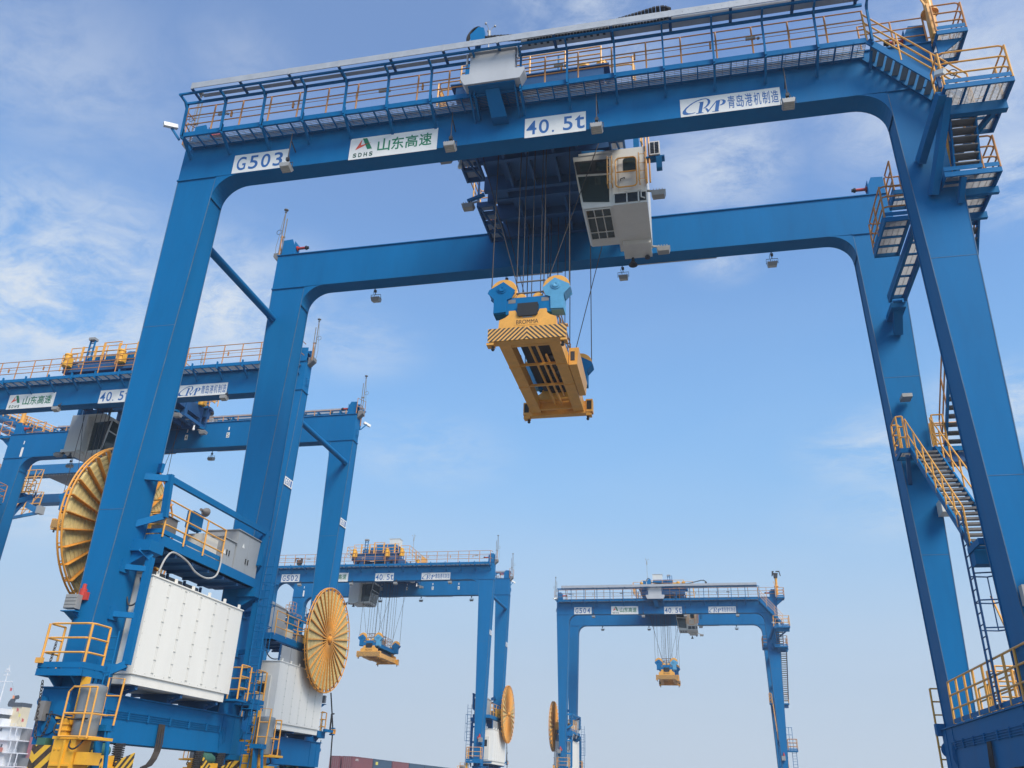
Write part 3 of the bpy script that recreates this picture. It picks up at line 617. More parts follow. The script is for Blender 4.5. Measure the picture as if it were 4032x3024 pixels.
def crane_left(C):
    # --- cable reel outside the left legs: spoked disc wound with flat yellow cable
    cy, cz, rr = -1.9, 9.16, 2.82
    b = MB(); b.ring((-14.02, cy, cz), 'x', rr, 0.032, 72); b.ring((-13.88, cy, cz), 'x', rr, 0.032, 72)
    for i in range(32):
        a = 2*PI*i/32; u, v = math.cos(a), math.sin(a); b.tube((-14.02, cy+rr*u, cz+rr*v), (-13.88, cy+rr*u, cz+rr*v), 0.02, 5)
    rl = b.build('cable_reel', 'reel_paint', C)
    for xa, nm in ((-14.0, 0), (-13.80, 1)):
        ms = None
        for i in range(32):
            a = 2*PI*i/32+0.05
            if ms is None:
                b = MB(); b.hull([(-.03, .32, -.035), (.03, .32, -.035), (.03, .32, .035), (-.03, .32, .035), (-.045, rr-.02, -.055), (.045, rr-.02, -.055), (.045, rr-.02, .055), (-.045, rr-.02, .055)]) if False else None
                b.hull([(-.035, .30, -.010), (.035, .30, -.010), (.035, .30, .010), (-.035, .30, .010), (-.052, rr-.02, -.012), (.052, rr-.02, -.012), (.052, rr-.02, .012), (-.052, rr-.02, .012)])
                b.hull([(-.043, .30, -.026), (-.033, .30, -.026), (-.033, .30, .026), (-.043, .30, .026), (-.060, rr-.02, -.036), (-.051, rr-.02, -.036), (-.051, rr-.02, .036), (-.060, rr-.02, .036)])
                o = b.build('spoke', 'reel_paint', rl); ms = o.data
            else:
                o = bpy.data.objects.new('spoke', ms); COL.objects.link(o); o.parent = rl
            o.location = (xa, cy, cz); o.rotation_euler = (a, 0, 0)
            if nm: o.rotation_euler = (a, 0, PI) if False else (a, 0, 0)
    b = MB(); prof = []
    for k in range(22):
        r0 = 0.75+k*0.087; prof += [(-0.055 if k % 2 else -0.045, r0), (-0.055 if k % 2 else -0.045, r0+0.075), (-0.02, r0+0.081)]
    full = [(-0.02, 0.7)]+prof+[(-0.02, 2.68)]+[(-t, r_) for t, r_ in reversed(prof)]+[(0.02, 0.7), (-0.02, 0.7)]
    b.lathe((-13.93, cy, cz), 'x', full, 64); b.build('wound_cable', 'cable_jacket', rl)
    b = MB(); b.lathe((-13.55, cy, cz), 'x', [(0, 0.2), (-0.15, 0.36), (-0.32, 0.36), (-0.34, 0.2), (-0.58, 0.2), (-0.60, 0.14), (-0.66, 0.14), (-0.66, 0)], 24)
    for i in range(16):
        a = 2*PI*i/16; b.bar((-14.0, cy+.2*math.cos(a), cz+.2*math.sin(a)), (-14.0, cy+.75*math.cos(a), cz+.75*math.sin(a)), .05, .02)
    b.build('hub', 'reel_paint', rl, True)
    b = MB(); b.box(-13.66, -12.6, cy-0.35, cy+0.35, cz-0.4, cz+0.45); b.box(-13.5, -12.9, cy-0.25, cy+0.25, 8.6, cz-0.4); b.lathe((-13.2, cy+0.35, cz+0.1), 'y', [(0, .22), (.5, .22), (.55, .1)], 16)
    b.build('reel_gearbox', 'bright_yellow_paint', C)
    # --- white electrical house between the left legs
    X0, X1, Y0, Y1 = -13.5, -11.5, -3.08, 2.52
    b = MB(); b.box(X0, X1, Y0, Y1, 4.50, 7.38); b.box(X0-0.03, X1+0.03, Y0-0.03, Y1+0.03, 7.38, 7.42)
    h = b.build('electrical_house', 'white_panel', C)
    b = MB(); b.box(X0+0.06, X1-0.05, Y0+0.04, Y1-0.22, 4.22, 4.499); b.build('base_frame', 'white_panel', h)
    b = MB()
    for sx, X in ((1, X1), (-1, X0)):
        for i in range(5):
            yy = Y0+(i+1)*(Y1-Y0)/6
            for dd in (-0.035, 0.035): b.box(min(X, X+sx*.004), max(X, X+sx*.004), yy+dd-.004, yy+dd+.004, 4.55, 7.35)
            for k in range(8):
                zz = 4.62+k*.38; b.box(min(X, X+sx*.014), max(X, X+sx*.014), yy-.06, yy+.06, zz, zz+.022)
        for i in range(12):
            yy = Y0+.1+i*(Y1-Y0-.2)/11
            for zz in (4.56, 7.3): b.box(min(X, X+sx*.008), max(X, X+sx*.008), yy-.012, yy+.012, zz, zz+.024)
        for zz in [4.6+.35*k for k in range(8)]:
            b.box(min(X, X+sx*.008), max(X, X+sx*.008), Y0+.03, Y0+.05, zz, zz+.024)
    b.build('panel_seams', 'seam_grey', h)
    b = MB()
    for i in range(6):
        yy = Y0+.25+i*(Y1-Y0-.5)/5
        for X in (X1-.03, X0+.03): b.box(X-.03, X+.03, yy-.045, yy+.045, 7.42, 7.56)
    b.build('lifting_lug', 'white_panel', h)
    b = MB(); b.box(-13.1, -12.2, Y1, Y1+.04, 4.6, 6.7); dr = b.build('door', 'cab_paint', h)
    b = MB(); b.box(-12.9, -12.4, Y1+.041, Y1+.05, 5.8, 6.4); b.build('window', 'window_dark', dr)
    b = MB(); b.box(-12.32, -12.26, Y1+.041, Y1+.10, 5.45, 5.62); b.build('handle', 'black_paint', dr)
    b = MB()
    for yy in (-2.6, -0.2, 2.0):
        b.box(X0+.1, X1-.1, yy-.06, yy+.06, 4.12, 4.219); b.bar((-12.05, yy, 3.98), (X1-.1, yy, 4.14), .08, .08); b.box(-13.0, -12.0, yy-.12, yy+.12, 3.94, 4.12)
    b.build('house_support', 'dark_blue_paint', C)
    b = MB()
    for i in range(5): b.box(-13.42, -13.39, -2.95+i*1.08, -1.93+i*1.08, 7.44, 8.2)
    b.build('back_panel', 'grey_paint', C)
    b = MB()
    for i in range(6): b.box(-13.38, -13.3, -3.0+i*1.08, -2.93+i*1.08, 7.44, 8.25)
    for yy in (-2, -1, 0, 1, 2): b.box(-13.2, -11.6, yy-.05, yy+.05, 8.2, 8.3)
    b.box(-13.3, -11.7, -2.9, 2.9, 8.30, 8.34); b.build('platform_joists', 'dark_blue_paint', C)
    # frame guarding the house in front of each left leg
    b = MB()
    for sgn in (-1, 1):
        yy = sgn*3.40
        b.bar((-11.5, yy+.05*sgn, 4.7), (-11.5, yy, 7.85), .16, .22, (1, 0, 0)); b.bar((-11.5, yy, 7.85), (-11.75, yy+.25*sgn, 8.1), .14, .2); b.bar((-11.5, yy+.05*sgn, 4.72), (-12.0, yy+.3*sgn, 4.4), .14, .2)
        for zz in (4.62, 6.1, 7.5): b.bar((-11.5, yy, zz), (-(xo(zz)-wx(zz)), sgn*3.75, zz), .12, .16); b.box(-(xo(zz)-wx(zz))-.02, -(xo(zz)-wx(zz))+.03, sgn*3.75-.2, sgn*3.75+.2, zz-.18, zz+.18)
    b.build('house_guard', 'blue_paint', C)
    # --- equipment platform above the house
    b = MB(); b.box(-11.56, -11.5, -3.1, 3.3, 8.36, 8.68); b.box(-13.3, -13.24, -3.1, 3.3, 8.36, 8.68); b.box(-13.3, -11.5, -3.16, -3.1, 8.36, 8.68); b.box(-13.3, -11.5, 3.3, 3.36, 8.36, 8.68)
    b.box(-13.24, -11.56, -3.1, 3.3, 8.50, 8.53); b.box(-11.52, -11.5, -3.1, .5, 8.72, 8.86); b.box(-12.5, -11.5, -3.16, -3.14, 8.72, 8.86)
    for sgn in (-1, 1):
        b.box(-12.1, -11.40, min(sgn*3.0, sgn*3.7), max(sgn*3.0, sgn*3.7), 8.02, 8.355); b.prism([(-12.1, 8.019), (-11.40, 8.019), (-12.1, 7.6)], 'y', min(sgn*3.1, sgn*3.6), max(sgn*3.1, sgn*3.6))
    ep = b.build('equipment_platform', 'blue_paint', C)
    b = MB(); railing(b, [(-12.4, -3.1, 8.6), (-11.48, -3.1, 8.6), (-11.48, 0.45, 8.6)], 1.22, 1.25, .026, .03)
    railing(b, [(-13.28, -3.1, 8.6), (-13.28, 3.2, 8.6)], 1.2, 1.3, .024, .028); b.build('railing', 'yellow_paint', ep)
    b = MB(); b.bar((-11.5, -3.3, 10.45), (-11.5, 3.62, 10.55), .12, .2)
    for sgn in (-1, 1):
        b.bar((-11.5, sgn*3.32, 10.58), (-11.5, sgn*3.18, 9.2), .16, .2, (1, 0, 0)); b.bar((-11.5, sgn*3.3, 10.45), (-12.05, sgn*3.85, 10.35), .12, .2); b.bar((-11.5, sgn*3.18, 9.25), (-12.1, sgn*3.7, 8.85), .12, .2)
        for zz in (10.35, 8.82): b.box(-12.16, -12.08, sgn*3.8-.22, sgn*3.8+.22, zz-.2, zz+.2)
    b.bar((-11.7, -3.5, 10.75), (-12.3, -3.1, 10.9), .1, .3)
    b.build('guard_frame', 'blue_paint', C)
    def cabinet(y0, y1, z1, x0):
        b = MB(); b.box(x0, -11.62, y0, y1, 8.6, z1); b.hull([(x0-.04, y0-.04, z1), (-11.56, y0-.04, z1), (-11.56, y1+.04, z1), (x0-.04, y1+.04, z1), (x0-.04, y0-.04, z1+.03), (-11.56, y0-.04, z1+.03), (-11.56, y1+.04, z1+.03), (x0-.04, y1+.04, z1+.14)])
        c = b.build('control_cabinet', 'grey_paint', C); ym = (y0+y1)/2
        b = MB()
        for a, e in ((y0+.03, ym-.006), (ym+.006, y1-.03)): b.box(-11.619, -11.60, a, e, 8.68, z1-.05)
        d = b.build('door', 'grey_paint', c)
        b = MB()
        for yy in (ym-.1, ym+.07): b.box(-11.599, -11.57, yy, yy+.03, 9.05, 9.25)
        b.build('handle', 'black_paint', d)
        b = MB(); yy = y0+.28*(y1-y0); b.prism([(yy-.09, z1-.55), (yy+.09, z1-.55), (yy, z1-.38)], 'x', -11.599, -11.594); b.build('warning_mark', 'sign_white', d)
    cabinet(.52, 1.45, 9.62, -12.5); cabinet(1.5, 3.22, 10.14, -12.9)
    b = MB(); b.box(-12.4, -11.65, -.62, .35, 8.75, 9.42); b.build('air_conditioner', 'cab_paint', C)
    b = MB(); b.box(-12.2, -11.8, -2.75, -1.98, 8.95, 9.44); b.hull([(-12.25, -2.8, 9.441), (-11.75, -2.8, 9.441), (-11.75, -1.93, 9.441), (-12.25, -1.93, 9.441), (-12.15, -2.7, 9.50), (-11.85, -2.7, 9.50), (-11.85, -2.03, 9.50), (-12.15, -2.03, 9.50)])
    for yy in (-2.7, -2.05): b.box(-12.05, -11.95, yy-.03, yy+.03, 8.6, 8.95)
    b.build('resistor_box', 'weathered_box', C)
    b = MB(); b.box(-12.15, -11.9, -1.06, -.42, 9.52, 10.1)
    for yy in (-1.04, -.44): b.box(-12.06, -12.0, yy-.03, yy+.03, 8.6, 9.52)
    sp = b.build('instrument_box', 'blue_paint', C)
    b = MB(); b.lathe((-12.0, -.55, 10.30), 'y', [(0, .05), (.12, .06), (.2, .09), (.32, .16), (.36, .17), (.34, .13), (.2, .04)], 16); b.tube((-12, -.45, 10.1), (-12, -.45, 10.28), .02, 6); b.build('horn_loudspeaker', 'weathered_box', sp, True)
    b = MB(); b.path(smooth([(-11.47, -2.9, 7.55), (-11.44, -2.75, 8.0), (-11.44, -2.4, 8.28), (-11.44, -1.6, 8.20), (-11.44, -1.0, 7.98), (-11.44, -.3, 7.94), (-11.44, .25, 8.15), (-11.44, .40, 8.6), (-11.46, .36, 8.95)]), .03, 8); b.build('hose', 'hose_grey', C)
    b = MB(); b.path(smooth([(-11.85, -3.2, 7.3), (-11.75, -3.2, 6.9), (-11.8, -3.2, 6.55), (-12.0, -3.25, 6.45), (-12.1, -3.3, 6.7)]), .025, 7); b.build('hose', 'dark_steel', C)
    # --- working platform at the foot of the left legs, with ladder, floodlight and siren
    for sgn in (-1, 1):
        s = sgn; b = MB(); ya, yb = sorted((s*5.2, s*4.2)); b.box(-12.95, -11.55, ya, yb, 4.30, 4.34)
        b.box(-12.97, -11.53, min(s*5.22, s*5.17), max(s*5.22, s*5.17), 4.18, 4.36); b.box(-12.97, -11.53, min(s*5.22, s*5.19), max(s*5.22, s*5.19), 4.39, 4.54); b.box(-11.58, -11.53, ya, yb, 4.18, 4.36); b.box(-11.55, -11.53, ya, yb, 4.39, 4.54); b.box(-12.97, -12.92, ya, yb, 4.18, 4.54)
        for xx in (-12.6, -11.9): b.prism([(s*4.6, 4.179), (s*5.15, 4.179), (s*4.6, 3.80)], 'x', xx-.03, xx+.03)
        pf = b.build('leg_platform', 'blue_paint', C)
        b = MB(); railing(b, [(-12.93, s*4.55, 4.4), (-12.93, s*5.18, 4.4), (-11.56, s*5.18, 4.4), (-11.56, s*4.4, 4.4)], 1.17, 1.3, .028, .034); b.build('railing', 'yellow_paint', pf)
        b = MB()
        for xx in (-11.62, -11.30): b.tube((xx, s*4.35, 3.95), (xx, s*4.35, 5.5), .022, 6)
        for k in range(5): b.tube((-11.62, s*4.35, 4.05+k*.32), (-11.30, s*4.35, 4.05+k*.32), .018, 6)
        for xx in (-11.75, -11.45): b.tube((xx, s*4.5, 1.2), (xx+.1, s*4.5, 4.3), .022, 6)
        for k in range(9): b.tube((-11.75+.01*k, s*4.5, 1.4+k*.32), (-11.45+.01*k, s*4.5, 1.4+k*.32), .018, 6)
        b.build('ladder', 'blue_paint', pf)
        b = MB(); b.path([(-11.2, s*4.45, 2.65), (-11.2, s*4.45, 4.22), (-10.75, s*4.40, 4.2), (-10.80, s*4.40, 3.0)], .028, 6)
        for zz in (3.25, 3.75): b.tube((-11.2, s*4.45, zz), (-10.78, s*4.42, zz), .022, 6)
        b.build('ladder_rail', 'yellow_paint', pf)
        b = MB(); b.box(-11.3, -10.85, min(s*4.2, s*4.6), max(s*4.2, s*4.6), 2.85, 3.0)
        b.bar((-11.15, s*4.4, 2.85), (-11.05, s*4.4, 1.5), .05, .3); b.bar((-10.9, s*4.4, 2.85), (-10.7, s*4.4, 1.5), .05, .12); b.build('step_platform', 'blue_paint', pf)
        b = MB(); yy = s*4.62; b.box(-12.98, -12.52, min(yy, yy+s*.26), max(yy, yy+s*.26), 5.97, 6.0); b.prism([(s*4.4, 5.969), (s*4.86, 5.969), (s*4.4, 5.78)], 'x', -12.9, -12.6); br = b.build('lamp_bracket', 'blue_paint', C)
        b = MB(); y0, y1 = sorted((s*4.64, s*4.84)); b.box(-12.95, -12.55, y0, y1, 6.06, 6.46)
        for k in range(4): b.box(-12.93, -12.57, min(s*4.84, s*4.855), max(s*4.84, s*4.855), 6.08+k*.095, 6.15+k*.095)
        b.build('floodlight', 'lamp_housing', br)
        b = MB(); b.lathe((-12.62, s*4.58, 6.46), 'z', [(0, .10), (.2, .10), (.21, .06), (.34, .055), (.36, 0)], 16); b.box(-12.56, -12.42, s*4.58-.05, s*4.58+.05, 6.34, 6.56); b.build('siren', 'red_paint', br)
        if s < 0:
            b = MB(); run = smooth([(-12.86, -4.85, 5.15), (-12.84, -4.9, 4.8), (-12.83, -4.95, 4.45)], 6)+smooth([(-12.86, -5.0, 4.10), (-12.80, -5.0, 3.6), (-12.73, -5.0, 3.1), (-12.66, -5.0, 2.70), (-12.56, -5.0, 2.62), (-12.42, -5.0, 2.72), (-12.36, -5.0, 3.0), (-12.38, -4.95, 3.3)], 8)
            acc = 0.0; k = 0; prev = run[0]
            for p in run[1:]:
                d = p-prev; 
                if d.length > .3: prev = p; continue
                n = int(d.length/.012)
                for q in range(max(1, n)):
                    acc += d.length/max(1, n)
                    if acc >= .078:
                        acc = 0; k += 1; c = prev+d*(q/max(1, n)); dn = d.normalized(); sd = Vector((0, 1, 0)) if k % 2 else dn.cross(Vector((0, 1, 0)))
                        b.path([c+dn*(.058*math.cos(2*PI*t/10))+sd*(.032*math.sin(2*PI*t/10)) for t in range(10)], .012, 5, True)
                prev = p
            b.build('anchor_chain', 'rope_steel', C)
            b = MB(); b.box(-12.75, -12.35, -5.0, -4.8, 4.42, 4.52) if False else b.box(-13.02, -12.80, -5.3, -5.22, 4.50, 4.64); b.build('limit_switch', 'yellow_paint', C)
    # --- access ladders and boards at the rear end of the house
    b = MB()
    for xx in (-11.35, -10.95): b.tube((xx, 3.3, 3.9), (xx, 3.3, 9.6), .022, 6)
    for k in range(18): b.tube((-11.35, 3.3, 4.1+k*.3), (-10.95, 3.3, 4.1+k*.3), .016, 6)
    for zz in (6.2, 7.0, 7.8, 8.6): b.path([(-11.4, 3.3, zz), (-11.4, 3.75, zz), (-11.15, 3.95, zz), (-10.9, 3.75, zz), (-10.9, 3.3, zz)], .016, 6)
    for xx, yy in ((-11.4, 3.75), (-11.15, 3.95), (-10.9, 3.75)): b.tube((xx, yy, 6.2), (xx, yy, 8.6), .014, 5)
    b.build('caged_ladder', 'blue_paint', C)
    b = MB(); b.box(-12.1, -11.2, 2.55, 3.3, 4.3, 4.36); b.box(-13.4, -12.1, 2.56, 3.2, 4.3, 4.36); hp = b.build('house_landing', 'blue_paint', C)
    b = MB(); railing(b, [(-11.2, 2.6, 4.36), (-11.2, 3.3, 4.36), (-12.0, 3.3, 4.36)], 1.15, .8, .026, .03); b.build('railing', 'yellow_paint', hp)
    b = MB(); b.box(-12.82, -12.60, -5.0, -4.78, 3.05, 3.55); b.build('switch_box', 'weathered_box', C)
    b = MB(); b.lathe((-13.2, 1.2, 3.1), 'x', [(0, .2), (-.25, .24), (-.28, .2), (-.3, 0)], 16); b.build('work_light', 'dark_steel', C)

def feed_cable(C):
    b = MB()                                                            # cable guide arm reaching out past the front leg
    b.box(-13.22, -13.08, -5.75, -4.6, 4.52, 4.66); b.box(-13.25, -13.0, -5.95, -5.7, 4.40, 4.46); b.box(-13.25, -13.0, -5.95, -5.7, 4.74, 4.80)
    b.build('guide_arm', 'blue_paint', C)
    b = MB(); b.box(-13.24, -13.02, -6.02, -5.72, 4.47, 4.50); b.box(-13.24, -13.02, -6.02, -5.72, 4.68, 4.71); b.box(-13.24, -13.02, -6.05, -6.01, 4.45, 4.73); b.lathe((-13.13, -5.86, 4.59), 'z', [(-.09, .06), (-.08, .1), (.08, .1), (.09, .06)], 14)
    b.build('guide_roller', 'yellow_paint', C)
    b = MB(); b.path(smooth([(-13.3, -4.6, 6.6), (-13.25, -5.0, 6.0), (-13.15, -5.6, 5.2), (-13.13, -5.86, 4.6), (-13.14, -5.95, 3.6), (-13.18, -6.05, 2.4), (-13.2, -6.1, .05)]), .04, 7); b.path([(-13.2, -5.3, 4.66), (-13.2, -5.3, 5.5), (-13.2, -5.6, 5.55)], .05, 6); b.build('feed_cable', 'rubber', C)
def crane_right(C):
    def stair(p, q, w, nt, tread_axis, h=1.12, sides=(1, 1), rm='yellow_paint', post=1.0, tw=.13, tm='weathered_box', fr_=(1.0, .5)):
        """open stair; p top, q bottom, centre line; w = (wx, wy) half-width vector"""
        p, q, wv = Vector(p), Vector(q), Vector((w[0], w[1], 0)); b = MB()
        for s in (-1, 1): b.bar(p+wv*s, q+wv*s, .05, .22)
        st = b.build('stair', 'blue_paint', C); b = MB(); d = (q-p); run = Vector((d.x, d.y, 0)).normalized()*tw
        for k in range(1, nt+1):
            c = p+d*(k/(nt+1)); wi = wv*.97
            b.hull([c-wi-run+Vector((0, 0, -.02)), c+wi-run+Vector((0, 0, -.02)), c+wi+run+Vector((0, 0, -.02)), c-wi+run+Vector((0, 0, -.02)), c-wi-run+Vector((0, 0, .015)), c+wi-run+Vector((0, 0, .015)), c+wi+run+Vector((0, 0, .015)), c-wi+run+Vector((0, 0, .015))])
            b.hull([c-wi+run*1.0+Vector((0, 0, -.05)), c+wi+run*1.0+Vector((0, 0, -.05)), c+wi+run*1.08+Vector((0, 0, -.05)), c-wi+run*1.08+Vector((0, 0, -.05)), c-wi+run*1.0+Vector((0, 0, .016)), c+wi+run+Vector((0, 0, .016)), c+wi+run*1.08+Vector((0, 0, .016)), c-wi+run*1.08+Vector((0, 0, .016))])
        b.build('treads', tm, st)
        b = MB()
        for s, on in zip((-1, 1), sides):
            if not on: continue
            for f in fr_: b.path([p+wv*s*1.04+Vector((0, 0, h*f)), q+wv*s*1.04+Vector((0, 0, h*f))], .027, 6)
            n = max(2, round(d.length/post))
            for k in range(n+1):
                c = p+wv*s*1.04+d*(k/n); b.tube(c, c+Vector((0, 0, h)), .026, 6)
        b.build('handrail', rm, st); return st
    def platform(x0, x1, y0, y1, z, rails, toe='', h=1.15, rm='yellow_paint', joists=3):
        b = MB(); t = .16
        b.box(x0, x1, y0, y0+.05, z-t, z); b.box(x0, x1, y1-.05, y1, z-t, z); b.box(x0, x0+.05, y0+.051, y1-.051, z-t, z); b.box(x1-.05, x1, y0+.051, y1-.051, z-t, z)
        for k in range(1, joists): 
            if (x1-x0) > (y1-y0): xx = lerp(x0, x1, k/joists); b.box(xx-.025, xx+.025, y0+.051, y1-.051, z-.1, z-.032)
            else: yy = lerp(y0, y1, k/joists); b.box(x0+.051, x1-.051, yy-.025, yy+.025, z-.1, z-.032)
        for tt in toe:
            if tt == 'f': b.box(x0, x1, y0, y0+.012, z+.04, z+.18)
            if tt == 'b': b.box(x0, x1, y1-.012, y1, z+.04, z+.18)
            if tt == 'r': b.box(x1-.012, x1, y0, y1, z+.04, z+.18)
            if tt == 'l': b.box(x0, x0+.012, y0, y1, z+.04, z+.18)
        p = b.build('platform', 'blue_paint', C)
        b = MB(); grating(b, x0+.051, x1-.051, y0+.051, y1-.051, z, .16, .05, .03); b.build('grating', 'galvanised', p)
        if rails:
            b = MB()
            for r_ in rails: railing(b, [(q[0], q[1], z) for q in r_], h, 1.2, .027, .032)
            b.build('railing', rm, p)
        return p
    # stair from the front walkway down past the girder end
    stair((11.2, -4.6, 23.5), (13.75, -4.6, 20.46), (0, .34), 12, 'x', 1.15, (1, 0), post=1.25, tw=.085, tm='cylinder_grey', fr_=(1.0, .68, .38))
    # handrail along the girder top to the end, and mast platform with its light mast
    b = MB(); railing(b, [(11.2, YF+.05, ZT), (13.2, YF+.05, ZT)], 1.15, 1.0, .024, .03); b.build('girder_railing', 'rail_paint', C)
    platform(13.31, 14.2, -4.75, -3.4, 23.72, [[(13.31, -4.73), (14.18, -4.73), (14.18, -3.42), (13.4, -3.42)]], 'fr', 1.1, 'rail_paint')
    b = MB(); b.prism([(13.30, 23.55), (14.1, 23.55), (13.30, 22.9)], 'y', -4.5, -4.44); b.prism([(13.30, 23.55), (14.1, 23.55), (13.30, 22.9)], 'y', -3.7, -3.64); b.build('platform_bracket', 'blue_paint', C)
    b = MB(); b.tube((13.42, -4.25, 23.72), (13.45, -4.25, 26.3), .145, 16); b.lathe((13.43, -4.25, 25.0), 'z', [(0, .14), (0, .27), (.06, .27), (.06, .14)], 18); b.tube((13.45, -4.25, 25.9), (13.45, -4.25, 26.15), .10, 12, True, .17); b.bar((13.3, -4.55, 24.9), (13.1, -4.55, 25.6), .05); b.box(13.25, 13.33, -4.62, -4.4, 23.75, 25.1)
    ma = b.build('light_mast', 'yellow_paint', C)
    b = MB(); b.hull([(13.2, -4.5, 26.05), (13.62, -4.45, 26.05), (13.62, -4.0, 26.05), (13.25, -4.0, 26.05), (13.12, -4.6, 26.6), (13.72, -4.5, 26.6), (13.68, -3.95, 26.6), (13.2, -3.95, 26.6)]); b.hull([(13.0, -4.3, 26.3), (13.1, -4.35, 26.3), (13.1, -4.1, 26.3), (13.0, -4.1, 26.3), (13.05, -4.4, 26.85), (13.3, -4.4, 26.9), (13.3, -4.1, 26.9), (13.05, -4.1, 26.85)])
    b.bar((13.5, -4.2, 26.85), (13.95, -4.2, 26.85), .2, .10); b.bar((13.9, -4.2, 26.85), (14.0, -4.2, 26.3), .10, .08); b.build('floodlight', 'dark_steel', ma)
    # landing in front of the leg top
    platform(12.55, 14.35, -6.3, -5.4, 20.05, [[(12.57, -5.5), (12.57, -6.28), (14.33, -6.28), (14.33, -5.42)]], 'fr', 1.2, 'yellow_paint')
    platform(13.56, 14.35, -5.39, -4.2, 20.05, [[(14.33, -5.39), (14.33, -4.22), (13.6, -4.22)]], 'rb', 1.2, 'yellow_paint', 2)
    b = MB(); b.bar((12.50, -6.1, 19.92), (12.15, -4.33, 19.0), .22, .30); b.bar((12.68, -5.95, 19.88), (12.28, -4.38, 17.72), .20, .24); b.box(12.6, 14.3, -5.62, -5.42, 19.55, 19.88); b.bar((14.2, -5.5, 19.86), (13.2, -4.1, 19.2), .12, .14); b.build('knee_brace', 'blue_paint', C)
    b = MB(); b.bar((12.45, -6.3, 19.95), (12.42, -6.36, 20.3), .09); b.build('camera_arm', 'dark_blue_paint', C)
    b = MB(); b.bar((12.40, -6.32, 20.47), (12.58, -6.50, 20.36), .13, .14); b.build('camera', 'sign_white', C)
    b = MB(); b.path([(12.9+.11*math.cos(t*.4), -6.2, 20.55+.11*math.sin(t*.4)) for t in range(0, 46)]+[(12.85, -6.2, 20.3), (12.6, -6.3, 20.1)], .014, 5); b.build('cable_coil', 'rubber', C)
    # short steep stair down to the second landing
    stair((13.18, -5.42, 20.0), (13.16, -4.75, 18.1), (.34, 0), 7, 'y', 1.0, (1, 1), 'yellow_paint', .9)
    platform(12.5, 14.0, -4.95, -2.4, 18.05, [[(13.55, -4.93), (13.98, -4.93), (13.98, -2.42)]], 'fr', 1.15, 'rail_paint', 6)
    b = MB(); b.box(12.9, 14.05, -4.3, -4.18, 17.66, 17.88); b.box(12.9, 14.05, -3.1, -2.98, 17.66, 17.88); b.bar((13.0, -4.85, 17.9), (12.95, -4.32, 17.4), .14, .16); b.build('platform_bracket', 'blue_paint', C)
    # level gangway inside the legs to the cab boarding landing
    platform(12.22, 12.85, -2.4, 2.35, 18.42, None, '', 1.1, 'yellow_paint', 7)
    b = MB(); b.bar((12.28, -2.4, 18.26), (12.28, 2.35, 18.26), .10, .3); b.bar((12.80, -2.4, 18.26), (12.80, 2.35, 18.26), .08, .3); b.box(12.3, 12.8, 2.35, 3.35, 17.9, 18.1); b.bar((12.55, 2.4, 18.2), (12.6, 3.3, 17.3), .3, .2); b.build('gangway_beam', 'blue_paint', C)
    platform(11.32, 12.10, -2.6, -.55, 18.36, [[(12.0, -.57), (11.34, -.57), (11.34, -2.58), (12.08, -2.58)]], 'bfl', 1.2, 'rail_paint', 4)
    platform(11.9, 12.5, -2.1, -1.2, 19.75, [[(12.4, -1.22), (11.92, -1.22), (11.92, -2.08)]], 'l', 1.2, 'rail_paint', 2)
    # long flight outside the rear leg
    stair((13.65, -2.5, 18.0), (13.65, 2.95, 12.6), (.34, 0), 24, 'y', 1.1, (1, 1), 'rail_paint', 1.4)
    platform(11.75, 14.0, 2.35, 3.15, 12.5, [[(12.0, 3.13), (11.77, 3.13), (11.77, 2.37), (11.98, 2.37)], [(12.9, 2.37), (13.25, 2.37)], [(13.98, 2.5), (13.98, 3.13), (13.0, 3.13)]], 'l', 1.15, 'yellow_paint', 5)
    b = MB(); b.box(12.9, 13.9, 2.5, 3.0, 12.0, 12.33); b.bar((12.0, 2.6, 12.3), (12.1, 3.4, 11.5), .12, .2); b.build('platform_bracket', 'dark_blue_paint', C)
    # flight inside the legs, coming forward
    stair((12.45, 2.38, 12.45), (12.45, -1.95, 8.0), (.38, 0), 20, 'y', 1.1, (1, 1), 'yellow_paint', 1.1)
    platform(11.95, 12.9, -3.0, -1.95, 7.95, [[(12.88, -1.97), (12.88, -2.95)]], '', 1.15, 'yellow_paint', 3)
    b = MB(); b.box(12.0, 12.75, -2.3, -1.9, 7.45, 7.78); b.build('platform_bracket', 'blue_paint', C)
    b = MB()
    for yy in (-1.92, -1.52): b.tube((12.0, yy, 4.0), (12.0, yy, 9.0), .03, 6)
    for k in range(16): b.tube((12.0, -1.92, 4.2+k*.3), (12.0, -1.52, 4.2+k*.3), .016, 6)
    for zz in (5.9, 6.6, 7.3): b.path([(12.0, -1.92, zz), (12.45, -2.0, zz), (12.7, -1.72, zz), (12.45, -1.45, zz), (12.0, -1.52, zz)], .02, 6)
    for xx, yy in ((12.45, -2.0), (12.7, -1.72), (12.45, -1.45)): b.tube((xx, yy, 5.9), (xx, yy, 7.3), .018, 5)
    b.build('caged_ladder', 'dark_blue_paint', C)
    # small lamp and junction box on the rear leg
    b = MB(); b.box(12.22, 12.55, 2.75, 3.22, 14.55, 14.68); b.tube((12.38, 3.1, 14.68), (12.38, 3.1, 14.82), .05, 8); b.build('leg_lamp', 'lamp_housing', C)
    b = MB(); b.box(12.75, 13.15, 2.6, 3.2, 10.35, 10.8); b.build('junction_box', 'cab_paint', C)
    # deck with guard rails on the right sill beam
    b = MB(); b.box(12.06, 13.3, -4.6, 4.6, 3.945, 3.965); b.box(12.04, 12.06, -4.6, 3.0, 3.98, 4.10); b.box(13.28, 13.3, -4.6, 4.6, 3.98, 4.12); b.box(11.9, 12.3, 4.65, 4.95, 3.75, 4.1); dk = b.build('sill_deck', 'blue_paint', C)
